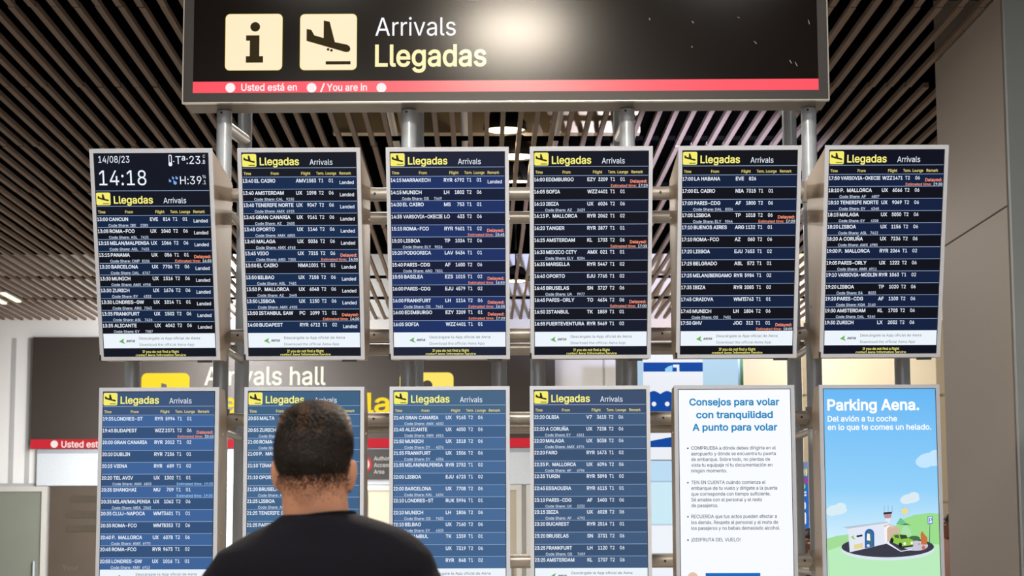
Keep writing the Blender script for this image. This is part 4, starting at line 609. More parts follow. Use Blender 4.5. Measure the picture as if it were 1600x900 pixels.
def banner(sh, disp, v0, head):
    v1, v2 = v0 + .073, 1.0; m = MB()
    sh.quad(m, 0, v0, 1, v1, .0008, BAN)
    f = lambda x, y: ((x - 118) / 895, v0 + (y - 650) / 117 * .073)
    sh.poly(m, [f(*p) for p in ((245, 714), (286, 688), (279, 713))], .0016, GRN); sh.poly(m, [f(*p) for p in ((245, 714), (279, 713), (296, 734))], .0016, GRN)
    sh.text(m, 'aena', .207, v0 + .0425, .0135, .0016, E((20, 24, 34)), .026, .077, slant=.2)
    sh.text(m, 'Descárgate la App oficial de Aena', .323, v0 + .030, .0125, .0016, BTX, .0, .537)
    sh.text(m, 'Download the official Aena App', .323, v0 + .062, .0125, .0016, BT2, .0, .484)
    m.build('app_banner', disp)
    m = MB(); sh.quad(m, 0, v1, 1, v2, .0008, head)
    sh.text(m, 'If you do not find a flight', .508, v1 + .024, .0125, .0016, YTX, .012, .322, 'c'); sh.text(m, 'contact Aena Information Service', .508, v1 + .0415, .0125, .0016, YTX, .012, .445, 'c')
    m.build('help_notice', disp)

def screen_shell(name, label, cat, cx, upper, bez, group):
    """root at the middle of the bottom edge; returns root and the lit sheet"""
    if upper:
        x = (TLY(cx[0], 230, UYt).x + TLY(cx[1], 560.5, UYt + UL * math.sin(UPHI)).x) / 2
        yb = UYt + UL * math.sin(UPHI); zb_ = UZt - UL * math.cos(UPHI); L = UL; phi = UPHI
    else:
        x = TLY(cx[1], 603, LYf).x; yb = LYf; zb_ = LZb; L = LZt - LZb; phi = 0.
    R = Matrix.Rotation(YAW, 3, 'Z')
    root = thing(name, label, cat, R @ Vector((x, yb, zb_)), YAW, group)
    up = Vector((0, -math.sin(phi), math.cos(phi))); n = Vector((0, -math.cos(phi), -math.sin(phi))); r = Vector((1, 0, 0))
    h = W_ / 2
    b = MB()
    for (a0_, b0_, a1_, b1_) in ((-h, 0, h, BZ), (-h, L - BZ, h, L), (-h, BZ, -h + BZ, L - BZ), (h - BZ, BZ, h, L - BZ)):
        fr_ = [r * a + up * q + n * .004 for a, q in ((a0_, b0_), (a1_, b0_), (a1_, b1_), (a0_, b1_))]
        b.prism(fr_, [p - n * .02 for p in fr_], bez)
    bo = b.build('bezel', root)
    g = 0.0035                                  # dark gasket line round the display
    b = MB()
    for (a0_, b0_, a1_, b1_) in ((-h + BZ, BZ, h - BZ, BZ + g), (-h + BZ, L - BZ - g, h - BZ, L - BZ), (-h + BZ, BZ, -h + BZ + g, L - BZ), (h - BZ - g, BZ, h - BZ, L - BZ)):
        b.add([r * a + up * q + n * .0035 for a, q in ((a0_, b0_), (a1_, b0_), (a1_, b1_), (a0_, b1_))], [(0, 1, 2, 3)], M['black'])
    b.build('gasket', bo)
    # casing behind the panel
    hw = h - .004
    if upper:
        Lt = up * L; back = 10.725 - yb
        side = [Vector((0, .012, .0)), Vector((0, Lt.y + .012, Lt.z)), Vector((0, back, Lt.z - .045)), Vector((0, back, .10)), Vector((0, back - .12, .015))]
    else:
        side = [Vector((0, .012, 0)), Vector((0, .012, L)), Vector((0, .22, L)), Vector((0, .30, L - .12)), Vector((0, .30, .1)), Vector((0, .22, 0))]
    c = MB(); c.prism([p + r * hw for p in side], [p - r * hw for p in side], M['housing'])
    ca = c.build('casing', root)
    c = MB()
    for s in (-1, 1):
        for (yy, q) in (((side[2].y * .75), side[2].z * .78), (side[2].y * .8, side[2].z * .3)):
            c.tube((s * hw, yy, q), (s * (hw + .004), yy, q), .008, M['steel_dark'], 10)
    c.build('screw', ca)
    c = MB(); c.box((h * .62, .0, -.012), (h * .86, .02, .0), M['black']); c.build('light_sensor', root)
    c = MB(); q = [r * a + up * z + n * .006 for a, z in ((-h - .003, .0), (-h + .006, .0), (-h + .006, .03), (-h - .003, .03))]
    c.prism(q, [p - n * .012 for p in q], M['black']); c.build('latch', root)
    sh = Sheet(up * (L - BZ) - r * (h - BZ) + n * .001, r, up, n, W_ - 2 * BZ, L - 2 * BZ)
    return root, sh

def panel(sh, root, mat):
    m = MB(); f = [sh.pt(0, 1), sh.pt(1, 1), sh.pt(1, 0), sh.pt(0, 0)]
    m.prism(f, [p - sh.n * .012 for p in f], mat); return m.build('display', root)

def R(s):
    out = []
    for ln in s.strip().split('\n'):
        p = [x.strip() for x in ln.split('|')]; p += [''] * (7 - len(p))
        sh = tuple(p[5].split()) if p[5] else None
        out.append((p[0][:5], p[0][6:], p[1], p[2], p[3], p[4], sh, p[6]))
    return out

DATA = {
'S1': R('''13:00 CANCUN|EVE|814|T1|01|IBE 2380|L
13:05 ROMA-FCO|UX|1040|T2|06|ASL 7425|L
13:15 MILAN/MALPENSA|UX|1066|T2|06|ASL 7423|L
13:15 PANAMA|UX|056|T1|01|CMP 8106|D16:30
13:20 BARCELONA|UX|7706|T2|06|DAL 6767|L
13:30 MUNICH|UX|1516|T2|06|AMX 6958|L
13:30 ZURICH|UX|1676|T2|06|EY 4332|L
13:30 LONDRES-GW|UX|1014|T1|01|ARG 7343|L
13:35 FRANKFURT|UX|1502|T2|06|ASL 7426|L
13:35 ALICANTE|UX|4042|T2|06|EY 7587|L'''),
'S2': R('''13:40 EL CAIRO|AMV|1583|T1|01||L
13:40 AMSTERDAM|UX|1098|T2|06|CAL 9230|L
13:40 TENERIFE NORTE|UX|9047|T2|06|AMX 6925|L
13:45 GRAN CANARIA|UX|9161|T2|06|AZ 2400|L
13:45 OPORTO|UX|1146|T2|06|AMX 6855|L
13:45 MALAGA|UX|5036|T2|06|AMX 6968|L
13:45 VIGO|UX|7315|T2|06|ARG 7355|D14:30
13:50 EL CAIRO|NMA|1001|T1|01||L
13:50 BILBAO|UX|7158|T2|06|ASL 7481|L
13:50 P.  MALLORCA|UX|6048|T2|06|AZ 2445|L
13:50 LISBOA|UX|1150|T2|06|AMX 6905|L
13:50 ISTANBUL SAW|PC|1099|T1|01||D14:20
14:00 BUDAPEST|RYR|6712|T1|02||L'''),
'S3': R('''14:15 MARRAKECH|RYR|6792|T1|01||L
14:15 MUNICH|LH|1802|T2|06|OS 7449
14:30 EL CAIRO|MS|753|T1|01
14:35 VARSOVIA-OKECIE|LO|433|T2|06
15:15 ROMA-FCO|RYR|9601|T1|02||D15:45
15:20 LISBOA|TP|1024|T2|06|ELY 9026
15:20 PODGORICA|LAV|5434|T1|01
15:40 PARIS-CDG|AF|1600|T2|06|ARG 7831
15:55 BASILEA|EZS|1015|T1|02||D16:50
16:00 PARIS-CDG|EJU|4579|T1|02
16:00 FRANKFURT|LH|1114|T2|06|OS 7461|D16:35
16:00 EDIMBURGO|EZY|3209|T1|01||D17:20
16:05 SOFIA|WZZ|4401|T1|01'''),
'S4': R('''16:00 EDIMBURGO|EZY|3209|T1|01||D17:20
16:05 SOFIA|WZZ|4401|T1|01
16:10 IBIZA|UX|6024|T2|06|AZ 2429
16:15 P.  MALLORCA|RYR|2062|T1|02
16:20 TANGER|RYR|3877|T1|01
16:25 AMSTERDAM|KL|1703|T2|06||D17:15
16:30 MEXICO CITY|AMX|021|T1|01|ELY 8204
16:35 MARSELLA|RYR|5447|T1|02
16:40 OPORTO|EJU|7765|T1|02
16:45 BRUSELAS|SN|3727|T2|06|UA 9977
16:45 PARIS-ORLY|TO|4634|T2|06||D17:00
16:50 ISTANBUL|TK|1859|T1|01
16:55 FUERTEVENTURA|RYR|5469|T1|02'''),
'S5': R('''17:00 LA HABANA|EVE|826
17:00 EL CAIRO|NIA|7315|T1|01
17:00 PARIS-CDG|AF|1800|T2|06|DAL 8334
17:05 LISBOA|TP|1018|T2|06|ELY 9044|D17:20
17:10 BUENOS AIRES|ARG|1132|T1|01
17:10 ROMA-FCO|AZ|060|T2|06
17:20 LISBOA|EJU|7653|T1|02
17:25 BELGRADO|ASL|572|T1|01
17:25 MILAN/BERGAMO|RYR|5984|T1|02
17:35 IBIZA|RYR|2085|T1|02
17:45 CRAIOVA|WMT|3763|T1|01
17:45 MUNICH|LH|1804|T2|06|OS 7451
17:50 GHV|JOC|312|T1|01||D18:05'''),
'S6': R('''17:50 VARSOVIA-OKECIE|WZZ|1471|T2|06||D19:20
18:10 P.  MALLORCA|UX|6066|T2|06|AF 4807
18:10 TENERIFE NORTE|UX|9049|T2|06|EY 4348
18:15 MALAGA|UX|5050|T2|06|EY 4308
18:20 LISBOA|UX|1156|T2|06|ASL 7412
18:20 A CORUÑA|UX|7236|T2|06|AMX 6980
19:00 P.  MALLORCA|RYR|2064|T1|02
19:05 PARIS-ORLY|UX|1222|T2|06|AMX 6911
19:10 VARSOVIA-MODLIN|RYR|1063|T1|02
19:20 LISBOA|TP|1020|T2|06|S4 8033
19:20 PARIS-CDG|AF|1100|T2|06|KQA 3160
19:30 AMSTERDAM|KL|1705|T2|06|DAL 9340
19:30 ZURICH|LX|2032|T2|06'''),
'L1': R('''19:35 LONDRES-ST|RYR|5994|T1|01
19:45 BUDAPEST|WZZ|2371|T2|06||D20:10
20:00 GRAN CANARIA|RYR|2012|T1|02
20:10 DUBLIN|RYR|7156|T1|01
20:15 VIENA|RYR|689|T1|02
20:20 TEL AVIV|UX|1302|T1|01|AMX 6803|E19:35
20:35 SHANGHAI|MU|709|T1|01||E19:35
20:35 MILAN/MALPENSA|UX|1062|T2|06|MEA 2042
20:35 CLUJ-NAPOCA|WMT|3401|T1|01
20:35 ROMA-FCO|WMT|8353|T2|06
20:40 P.  MALLORCA|UX|6078|T2|06|AMX 6970
20:45 ROMA-FCO|RYR|9673|T1|02
20:55 LONDRES-GW|UX|1016|T1|01|AMX 6913'''),
'L2': R('''20:55 MALTA
20:55 ZURICH||||| 
21:00 ROMA-FCO
21:00 P.  MALLORCA
21:10 TIRANA
21:10 OPORTO
21:20 BRUSELAS
21:25 LISBOA
21:25 TENERIFE S
21:25 PARIS-ORLY
21:30 
21:35 
21:40 '''),
'L3': R('''21:45 GRAN CANARIA|UX|9165|T2|06|AMX 6830
21:45 ALICANTE|UX|4050|T2|06|AMX 6816
21:50 MUNICH|UX|1518|T2|06|EY 4376
21:55 FRANKFURT|UX|1506|T2|06|EY 4356
21:55 MILAN/MALPENSA|RYR|2752|T1|02
22:00 LISBOA|EJU|6723|T1|02
22:00 BARCELONA|UX|7708|T2|06|KAL 6654
22:10 LONDRES-ST|RUK|5996|T1|01
22:10 MUNICH|LH|1806|T2|06|OS 7453
22:10 BILBAO|UX|7160|T2|06|EY 4305
22:15 ESTAMBUL|TK|1359|T1|01
22:20 |UX|7319|T2|06| 
22:20 |RYR|848|T1|02'''),
'L4': R('''22:20 OLBIA|V7|3615|T2|06
22:20 A CORUÑA|UX|7238|T2|06|EY 4361
22:20 MALAGA|UX|5038|T2|06|AMX 6974
22:20 FARO|RYR|1473|T1|02
22:35 P.  MALLORCA|UX|6096|T2|06|AF 4796
22:35 TURIN|RYR|5898|T1|02
22:45 ESSAOUIRA|RYR|6115|T1|01
23:10 PARIS-CDG|AF|1400|T2|06|UX 2232
23:15 IBIZA|UX|6028|T2|06|AF 4793
23:20 BUCAREST|RYR|2514|T1|01
23:20 BRUSELAS|SN|3731|T2|06
23:25 FRANKFURT|LH|1120|T2|06|OS 7459
23:25 AMSTERDAM|KL|1707|T2|06'''),
}
for i in (1, 2, 6, 7): pass
DATA['L2'] = [r[:6] + ((('AMX', '') if i in (1, 2, 6, 7, 9) else None), '') for i, r in enumerate(DATA['L2'])]
COL = {  # odd row, even row, heading
'S1': ((16, 36, 66), (10, 14, 26), (14, 20, 34)), 'S2': ((20, 42, 76), (14, 18, 32), (20, 24, 36)), 'S3': ((28, 48, 98), (20, 28, 56), (28, 34, 54)),
'S4': ((18, 24, 44), (14, 16, 28), (16, 20, 34)), 'S5': ((14, 30, 60), (10, 12, 24), (12, 14, 24)), 'S6': ((14, 30, 62), (8, 12, 26), (8, 12, 30)),
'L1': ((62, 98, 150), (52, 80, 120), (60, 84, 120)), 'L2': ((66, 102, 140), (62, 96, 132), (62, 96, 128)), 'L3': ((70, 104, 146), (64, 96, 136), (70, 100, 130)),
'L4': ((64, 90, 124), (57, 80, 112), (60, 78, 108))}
LAB = {
'S1': 'tilted arrivals screen with a 14:18 clock, upper row far end from the pillar',
'S2': 'tilted arrivals screen listing 13:40 El Cairo first, beside the clock screen',
'S3': 'tilted arrivals screen listing 14:15 Marrakech first, in the upper row',
'S4': 'tilted arrivals screen listing 16:00 Edimburgo first, in the upper row',
'S5': 'tilted arrivals screen listing 17:00 La Habana first, in the upper row',
'S6': 'tilted arrivals screen listing 17:50 Varsovia first, above the blue parking poster',
'L1': 'upright washed-out arrivals screen listing 19:35 Londres first, below the clock screen',
'L2': 'upright washed-out arrivals screen listing 20:55 Malta first, behind the head of the man',
'L3': 'upright washed-out arrivals screen listing 21:45 Gran Canaria first, in the lower row',
'L4': 'upright washed-out arrivals screen listing 22:20 Olbia first, beside the white advice poster'}
CX = [(234, 252), (466, 477), (699.3, 702.5), (926.3, 920.5), (1158.5, 1148.3), (1389.5, 1371.2)]
CXL = [249, 475.5, 702.5, 921.5, 1147, 1373.5]
for i in range(6):
    key = 'S%d' % (i + 1); c = [E(x) for x in COL[key]]
    root, sh = screen_shell('arrivals_screen', LAB[key], 'screen', CX[i], True, M['bezel'], 'arrivals screens on the steel stand')
    d = panel(sh, root, c[2])
    if i:
        header(sh, d, 0, .0756, .1192, c[2]); v = .1192; v9 = .8839
    else:
        f = lambda y: 1.0225 * 0 + (y - 237) / 322.0
        m = MB(); sh.quad(m, 0, 0, 1, f(295.8), .0008, c[2]); px = 1 / 322.
        sh.text(m, '14/08/23', .041, f(252), 10.2 * px, .0016, WTX, 0., .27)
        sh.quad(m, 0, f(295.4), 1, f(296.2), .0016, SEP); sh.text(m, '14:18', .041, f(287), 23 * px, .0016, WTX, .0, .41)
        sh.text(m, 'Tª:23', .712, f(254.4), 12 * px, .0016, WTX, .0, .215); sh.text(m, '.8', .938, f(254.4), 6 * px, .0016, WTX, 0., .03); sh.text(m, 'C', .95, f(245), 4.5 * px, .0016, WTX, 0., .02)
        sh.text(m, 'H:39', .744, f(286), 12.4 * px, .0016, WTX, .0, .186); sh.text(m, '.1', .938, f(286), 6 * px, .0016, WTX, 0., .03); sh.text(m, '%', .94, f(276.5), 4.5 * px, .0016, WTX, 0., .03)
        m.build('clock_heading', d)
        m = MB()
        sh.rrect(m, .652, f(240), .68, f(256), .007, .0014, WTX); sh.rrect(m, .6585, f(241.5), .6735, f(252), .004, .0017, c[2])
        sh.disc(m, .666, f(255), .0095, .0018, WTX); sh.quad(m, .69, f(250), .702, f(251), .0016, WTX)
        m.build('thermometer_symbol', d)
        m = MB()
        for a, b, s in ((.70, 284, 1.1), (.657, 281, .8), (.684, 276.5, .7), (.716, 276.5, .8)):
            sh.disc(m, a, f(b), .0075 * s, .0014, E((120, 165, 235))); sh.poly(m, [(a - .013 * s, f(b)), (a - .012 * s, f(b - 4.5 * s)), (a + .009 * s, f(b - 1.0))], .0015, E((120, 165, 235)))
        m.build('humidity_symbol', d)
        header(sh, d, f(295.8), f(319.8), f(334.3), c[2]); v = f(334.3); v9 = .8839
    rows = DATA[key]; p = (v9 - v) / len(rows)
    for k, r in enumerate(rows): row_mesh(sh, v + k * p, v + (k + 1) * p, r, c[k % 2], 'flight_row', d)
    banner(sh, d, v9, c[2])
for i in range(4):
    key = 'L%d' % (i + 1); c = [E(x) for x in COL[key]]
    root, sh = screen_shell('arrivals_screen', LAB[key], 'screen', (0, CXL[i]), False, M['bezel'], 'arrivals screens on the steel stand')
    d = panel(sh, root, c[2]); header(sh, d, 0, .0756, .1192, c[2]); p = (.8839 - .1192) / 13
    for k, r in enumerate(DATA[key]): row_mesh(sh, .1192 + k * p, .1192 + (k + 1) * p, r, c[k % 2], 'flight_row', d)
    banner(sh, d, .8839, c[2])

# ---- advice poster
root, sh = screen_shell('advice_poster_screen', 'white backlit poster of flying advice in blue and black Spanish text', 'poster', (0, CXL[4]), False, M['bezel_dark'], None)
PW = emis('poster_white', (243, 246, 252), 1.0, True); d = panel(sh, root, PW)
def loc(px, py, L0, R0, L1, R1):               # poster drawing coordinates from the photographed sheet
    t = (py - 606) / 294.; a = L0 + (L1 - L0) * t; b = R0 + (R1 - R0) * t
    return ((px - a) / (b - a), (py - 606) / 320.)
f = lambda x, y: loc(x, y, 1060, 1238, 1063.5, 1242)
TB = E((26, 132, 188)); TK = E((58, 64, 84)); m = MB()
for t, a, b, y in (('Consejos para volar', 1078.2, 1220, 632), ('con tranquilidad', 1088.9, 1209.8, 652.3), ('A punto para volar', 1083, 1216.7, 672.3)):
    sh.text(m, t, f(a, y)[0], f(a, y)[1], 10.4 / 320, .0016, TB, .04, f(b, y)[0] - f(a, y)[0]); m.build('advice_title', d); m = MB()
for grp in ((('COMPRUEBA a dónde debes dirigirte en el', 1214, 702.7), ('aeropuerto y dónde se encuentra tu puerta', 1214, 711.7), ('de embarque. Sobre todo, no pierdas de', 1205, 720.7), ('vista tu equipaje ni tu documentación en', 1208.5, 729.7), ('ningún momento.', 1137, 738.8)),
            (('TEN EN CUENTA cuándo comienza el', 1197.6, 757.2), ('embarque de tu vuelo y dirígete a la puerta', 1215.8, 766.3), ('que corresponda con tiempo suficiente.', 1205.5, 775.5), ('Sé amable con el personal y el resto', 1192, 784.6), ('de pasajeros.', 1123, 793.7)),
            (('RECUERDA que tus actos pueden afectar a', 1215, 811), ('los demás. Respeta al personal y al resto de', 1217, 820.3), ('los pasajeros y no bebas demasiado alcohol.', 1220, 829.4)),
            (('¡DISFRUTA DEL VUELO!', 1157.6, 847.7),)):
    m = MB(); u, v = f(1075.6, grp[0][2] - 2.2); sh.disc(m, u, v, .0042, .0016, TK, 12)
    for t, b, y in grp: sh.text(m, t, f(1081, y)[0], f(1081, y)[1], 5.3 / 320, .0016, TK, .012, f(b, y)[0] - f(1081, y)[0])
    m.build('advice_paragraph', d)
m = MB(); sh.quad(m, *f(1103, 897.3), *f(1189, 918), .0016, E((20, 104, 190))); m.build('blue_box', d)
m = MB(); sh.disc(m, *f(1083, 904), .026, .0016, E((222, 190, 168)), 20); m.build('beige_figure', d)

# ---- parking poster
root, sh = screen_shell('parking_poster_screen', 'sky blue backlit parking poster with a toy-like car park drawing', 'poster', (0, CXL[5]), False, M['bezel_dark'], None)
sky = bpy.data.materials.new('poster_sky_print'); sky.use_nodes = True
nt = sky.node_tree; b = nt.nodes['Principled BSDF']; tc = nt.nodes.new('ShaderNodeTexCoord'); sx = nt.nodes.new('ShaderNodeSeparateXYZ'); mr = nt.nodes.new('ShaderNodeMapRange'); cr = nt.nodes.new('ShaderNodeValToRGB')
nt.links.new(tc.outputs['Object'], sx.inputs[0]); nt.links.new(sx.outputs['Z'], mr.inputs['Value'])
mr.inputs['From Min'].default_value = .1; mr.inputs['From Max'].default_value = 1.05
cr.color_ramp.elements[0].color = lin((205, 236, 250)); cr.color_ramp.elements[1].color = lin((92, 178, 242)); e_ = cr.color_ramp.elements.new(.45); e_.color = lin((140, 206, 248)); cr.color_ramp.elements[0].position = .18
nt.links.new(mr.outputs[0], cr.inputs[0]); nt.links.new(cr.outputs[0], b.inputs['Emission Color']); b.inputs['Emission Strength'].default_value = 1.0; b.inputs['Base Color'].default_value = (.005, .005, .006, 1); b.inputs['Roughness'].default_value = .3
d = panel(sh, root, sky)
f = lambda x, y: loc(x, y, 1286.5, 1464, 1291.3, 1470)
g = lambda x, y: f(1265 + x / 5.626, 740 + y / 5.626)
WH = E((250, 252, 255)); m = MB()
sh.text(m, 'Parking Aena.', *f(1293.6, 640.5), 16.6 / 320, .0016, WH, .04, f(1438, 640)[0] - f(1293.6, 640)[0]); m.build('poster_title', d)
m = MB()
for t, b_, y in (('Del avión a tu coche', 1403, 658.6), ('en lo que te comes un helado.', 1456.7, 672)): sh.text(m, t, *f(1294, y), 8.6 / 320, .0016, WH, .026, f(b_, y)[0] - f(1294, y)[0])
m.build('poster_subtitle', d)
def poly(m, pts, h, rgb): sh.poly(m, [g(*p) for p in pts], h, E(rgb))
def disc(m, x, y, rx, ry, h, rgb, n=28): sh.poly(m, [g(x + rx * math.cos(2 * math.pi * k / n), y + ry * math.sin(2 * math.pi * k / n)) for k in range(n)], h, E(rgb))
m = MB()
for (x, y, s, k) in ((1075, -115, 1.5, 0), (890, 232, 1., 1), (240, 330, 1.1, 2)):
    cc = ((190, 226, 250), (214, 230, 240), (212, 232, 242))[k]
    m = MB(); disc(m, x, y, 80 * s, 40 * s, .001, cc); disc(m, x + 30 * s, y - 25 * s, 45 * s, 32 * s, .0011, cc); disc(m, x - 40 * s, y + 14 * s, 52 * s, 36 * s, .0012, cc)
    m.v = [(min(p[0], sh.o.x + sh.W), p[1], p[2]) for p in m.v]; m.build('cloud', d)
m = MB()
poly(m, [(150, 585), (240, 560), (340, 548), (420, 600), (420, 1010), (165, 1010)], .0013, (160, 216, 150)); poly(m, [(760, 470), (820, 415), (920, 378), (1060, 361), (1138, 368), (1156, 1010), (420, 1010), (420, 600)], .0014, (152, 218, 140))
poly(m, [(160, 690), (420, 600), (1143, 640), (1158, 1010), (175, 1010)], .0016, (182, 232, 186)); poly(m, [(760, 460), (800, 400), (840, 440), (850, 470)], .0018, (110, 190, 140)); poly(m, [(800, 560), (815, 490), (850, 470), (880, 500), (897, 560)], .0019, (170, 222, 170))
m.build('hills', d)
m = MB(); disc(m, 685, 682, 410, 97, .002, (214, 226, 236), 40); disc(m, 685, 660, 408, 92, .0022, (58, 58, 74), 40); poly(m, [(690, 620), (800, 695), (900, 680), (890, 690), (798, 702), (664, 624)], .0025, (235, 238, 245)); disc(m, 930, 650, 110, 45, .0024, (196, 196, 214))
m.build('round_platform', d)
m = MB(); poly(m, [(335, 492), (690, 440), (700, 625), (350, 706), (340, 560)], .0026, (222, 228, 240)); poly(m, [(288, 484), (690, 436), (690, 446), (336, 498)], .0028, (180, 192, 208)); poly(m, [(655, 470), (700, 460), (790, 490), (790, 560), (700, 610), (665, 620)], .0027, (206, 180, 158))
poly(m, [(655, 488), (690, 466), (748, 488), (700, 478), (680, 500), (680, 622), (660, 618)], .003, (240, 240, 244)); poly(m, [(800, 466), (850, 452), (890, 470), (850, 464)], .003, (70, 70, 80))
n = 12; poly(m, [(483, 672), (483, 545)] + [(525 - 42 * math.cos(math.pi * k / n), 545 - 45 * math.sin(math.pi * k / n)) for k in range(n + 1)] + [(567, 655)], .003, (40, 92, 176))
poly(m, [(497, 664), (497, 550)] + [(526 - 28 * math.cos(math.pi * k / n), 548 - 32 * math.sin(math.pi * k / n)) for k in range(n + 1)] + [(553, 650)], .0032, (60, 110, 130)); poly(m, [(500, 600), (505, 540), (528, 545), (532, 605)], .0034, (238, 240, 236)); disc(m, 513, 648, 13, 12, .0034, (220, 228, 238))
poly(m, [(360, 572), (388, 556), (384, 575), (400, 588), (385, 592)], .003, (140, 196, 80)); poly(m, [(410, 558), (462, 549), (464, 566), (412, 574)], .003, (30, 40, 70)); poly(m, [(385, 640), (465, 625), (468, 665), (388, 682)], .003, (226, 208, 150))
m.build('terminal_building', d)
m = MB(); poly(m, [(650, 372), (722, 366), (716, 400), (690, 408), (660, 405)], .0024, (186, 140, 150)); poly(m, [(650, 354), (724, 349), (724, 366), (650, 372)], .0026, (40, 40, 52)); poly(m, [(668, 405), (708, 402), (708, 446), (668, 448)], .0022, (226, 230, 238))
for x in (657, 692, 727): poly(m, [(x - 1.5, 295), (x + 1.5, 295), (x + 1.5, 352), (x - 1.5, 352)], .0024, (120, 130, 150))
m.build('control_tower', d)
m = MB(); disc(m, 838, 345, 25, 25, .0024, (240, 214, 120))
for k in range(10):
    a = 2 * math.pi * k / 10; ca_, sa_ = math.cos(a), math.sin(a); poly(m, [(838 + 36 * ca_ - 3 * sa_, 345 + 36 * sa_ + 3 * ca_), (838 + 60 * ca_, 345 + 60 * sa_), (838 + 36 * ca_ + 3 * sa_, 345 + 36 * sa_ - 3 * ca_)], .0024, (206, 180, 120))
m.build('sun', d)
m = MB(); poly(m, [(712, 572), (735, 550), (752, 545), (845, 552), (862, 580), (908, 600), (915, 640), (840, 662), (795, 650), (715, 615)], .0036, (140, 196, 72)); poly(m, [(790, 552), (848, 556), (862, 585), (800, 590)], .0038, (50, 66, 60)); poly(m, [(742, 556), (778, 552), (788, 586), (748, 578)], .0038, (70, 90, 80))
disc(m, 722, 602, 15, 22, .0039, (30, 30, 38)); disc(m, 796, 644, 15, 22, .0039, (30, 30, 38)); disc(m, 834, 632, 12, 13, .004, (240, 244, 236)); disc(m, 897, 626, 11, 12, .004, (240, 244, 236)); poly(m, [(800, 656), (908, 644), (908, 658), (806, 672)], .0037, (40, 50, 44))
m.build('green_car', d)
m = MB(); poly(m, [(975, 545), (990, 520), (1005, 545), (1035, 580), (1030, 640), (980, 640)], .003, (196, 112, 62)); disc(m, 1000, 668, 16, 20, .0032, (200, 110, 90)); disc(m, 962, 636, 12, 10, .0032, (210, 150, 160)); disc(m, 920, 585, 50, 22, .0026, (70, 110, 70)); m.build('luggage', d)
m = MB(); poly(m, [(1038, 392), (1084, 388), (1083, 455), (1039, 460)], .0032, (60, 110, 190)); poly(m, [(1044, 398), (1078, 394), (1077, 449), (1045, 453)], .0034, (226, 236, 248)); poly(m, [(1056, 458), (1060, 458), (1056, 640), (1050, 640)], .003, (60, 70, 96))
sh.text(m, 'P', *g(1052, 442), 6.6 / 320, .0036, E((50, 100, 180)), .012); m.build('parking_sign', d)

# ------------------------------------------------------------------ lamps and duct seen through the slats
LZ = CZ + .16
WARM = emis('warm_lamp_lens', (255, 226, 178), 9.0, True)
for k, (px, py, lab) in enumerate(((789, 205, 'round warm downlight above the slats, just under the big sign'), (806, 246, 'round warm downlight above the slats beside the screen starting 16:00 Edimburgo'),
                              (809, 287, 'round warm downlight above the slats, second down between two upper screens'), (806, 440, 'round warm downlight above the slats near the far wall'))):
    p = PZ(px, py, LZ); t = thing('downlight', lab, 'lamp', p, 0, 'downlights above the slatted ceiling')
    MB().lathe((0, 0, 0), [(.2, 0), (.21, .02), (.2, .08), (.12, .2), (.05, .24), (.0, .24)], M['lamp_shell']).build('lamp_shell', t, True)
    MB().lathe((0, 0, .01), [(.0, 0), (.1, -.004), (.17, 0.), (.19, .012)], WARM).build('lens', t, True)
    MB().tube((0, 0, .24), (0, 0, 6.3 - LZ), .012, M['lamp_shell'], 8).build('hanger', t)
    l = bpy.data.lights.new('downlight_lamp', 'POINT'); l.energy = 14; l.color = (1, .82, .58); l.shadow_soft_size = .05
    o = bpy.data.objects.new('downlight_lamp', l); C.objects.link(o); o.location = p + Vector((0, -.0, -.08))
WL = emis('white_tube', (255, 238, 208), 1.5, True)
for (p0, p1, lab) in (((-20, 455), (8, 474), 'short white strip light on the far slats at the frame edge'), ((4, 457), (30, 471), 'longer white strip light on the far slats, inner one of two')):
    a, b = PZ(*p0, CZ - .03), PZ(*p1, CZ - .03); ax = ha(b); t1, t2 = sorted((ht(a), ht(b)))
    t = thing('strip_light', lab, 'lamp', HL(ax, t1, CZ - .03), ANG, 'strip lights on the slats')
    MB().box((-.05, 0, .005), (.05, t2 - t1, .03), M['frame_white']).build('tray', t); MB().box((-.035, .03, -.02), (.035, t2 - t1 - .03, .005), WL).build('tube', t)
pd = PZ(790, 192, 5.72); td = ht(pd)
xs0, xs1 = ha(PZ(520, 192, 5.72)), ha(PZ(1000, 192, 5.72))
du = MB(); du.prism([HL(xs0, td, 5.62), HL(xs1, td, 5.62), HL(xs1, td, 5.86), HL(xs0, td, 5.86)], [HL(xs0, td + .4, 5.62), HL(xs1, td + .4, 5.62), HL(xs1, td + .4, 5.86), HL(xs0, td + .4, 5.86)], M['duct'])
tag(du.build('air_duct'), 'tan air duct above the slatted ceiling behind the downlight', 'duct')
for k, (x, yy) in enumerate(((612, 200), (728, 200), (868, 200))):
    p = PZ(x, yy, CZ + .3); a = ha(p); t = ht(p)
    MB_ = MB().tube(HL(a, t - 1.6, CZ + .3), HL(a, t + 3.0, CZ + .3), .05, M['steel_dark'], 14)
    tag(MB_.build('ceiling_pipe', None, True), ('thick pipe above the slats, first from the clock screen', 'thick pipe above the slats beside the downlight under the big sign', 'thick pipe above the slats over the screen starting 16:00 Edimburgo')[k], 'pipe', 'pipes above the slatted ceiling')
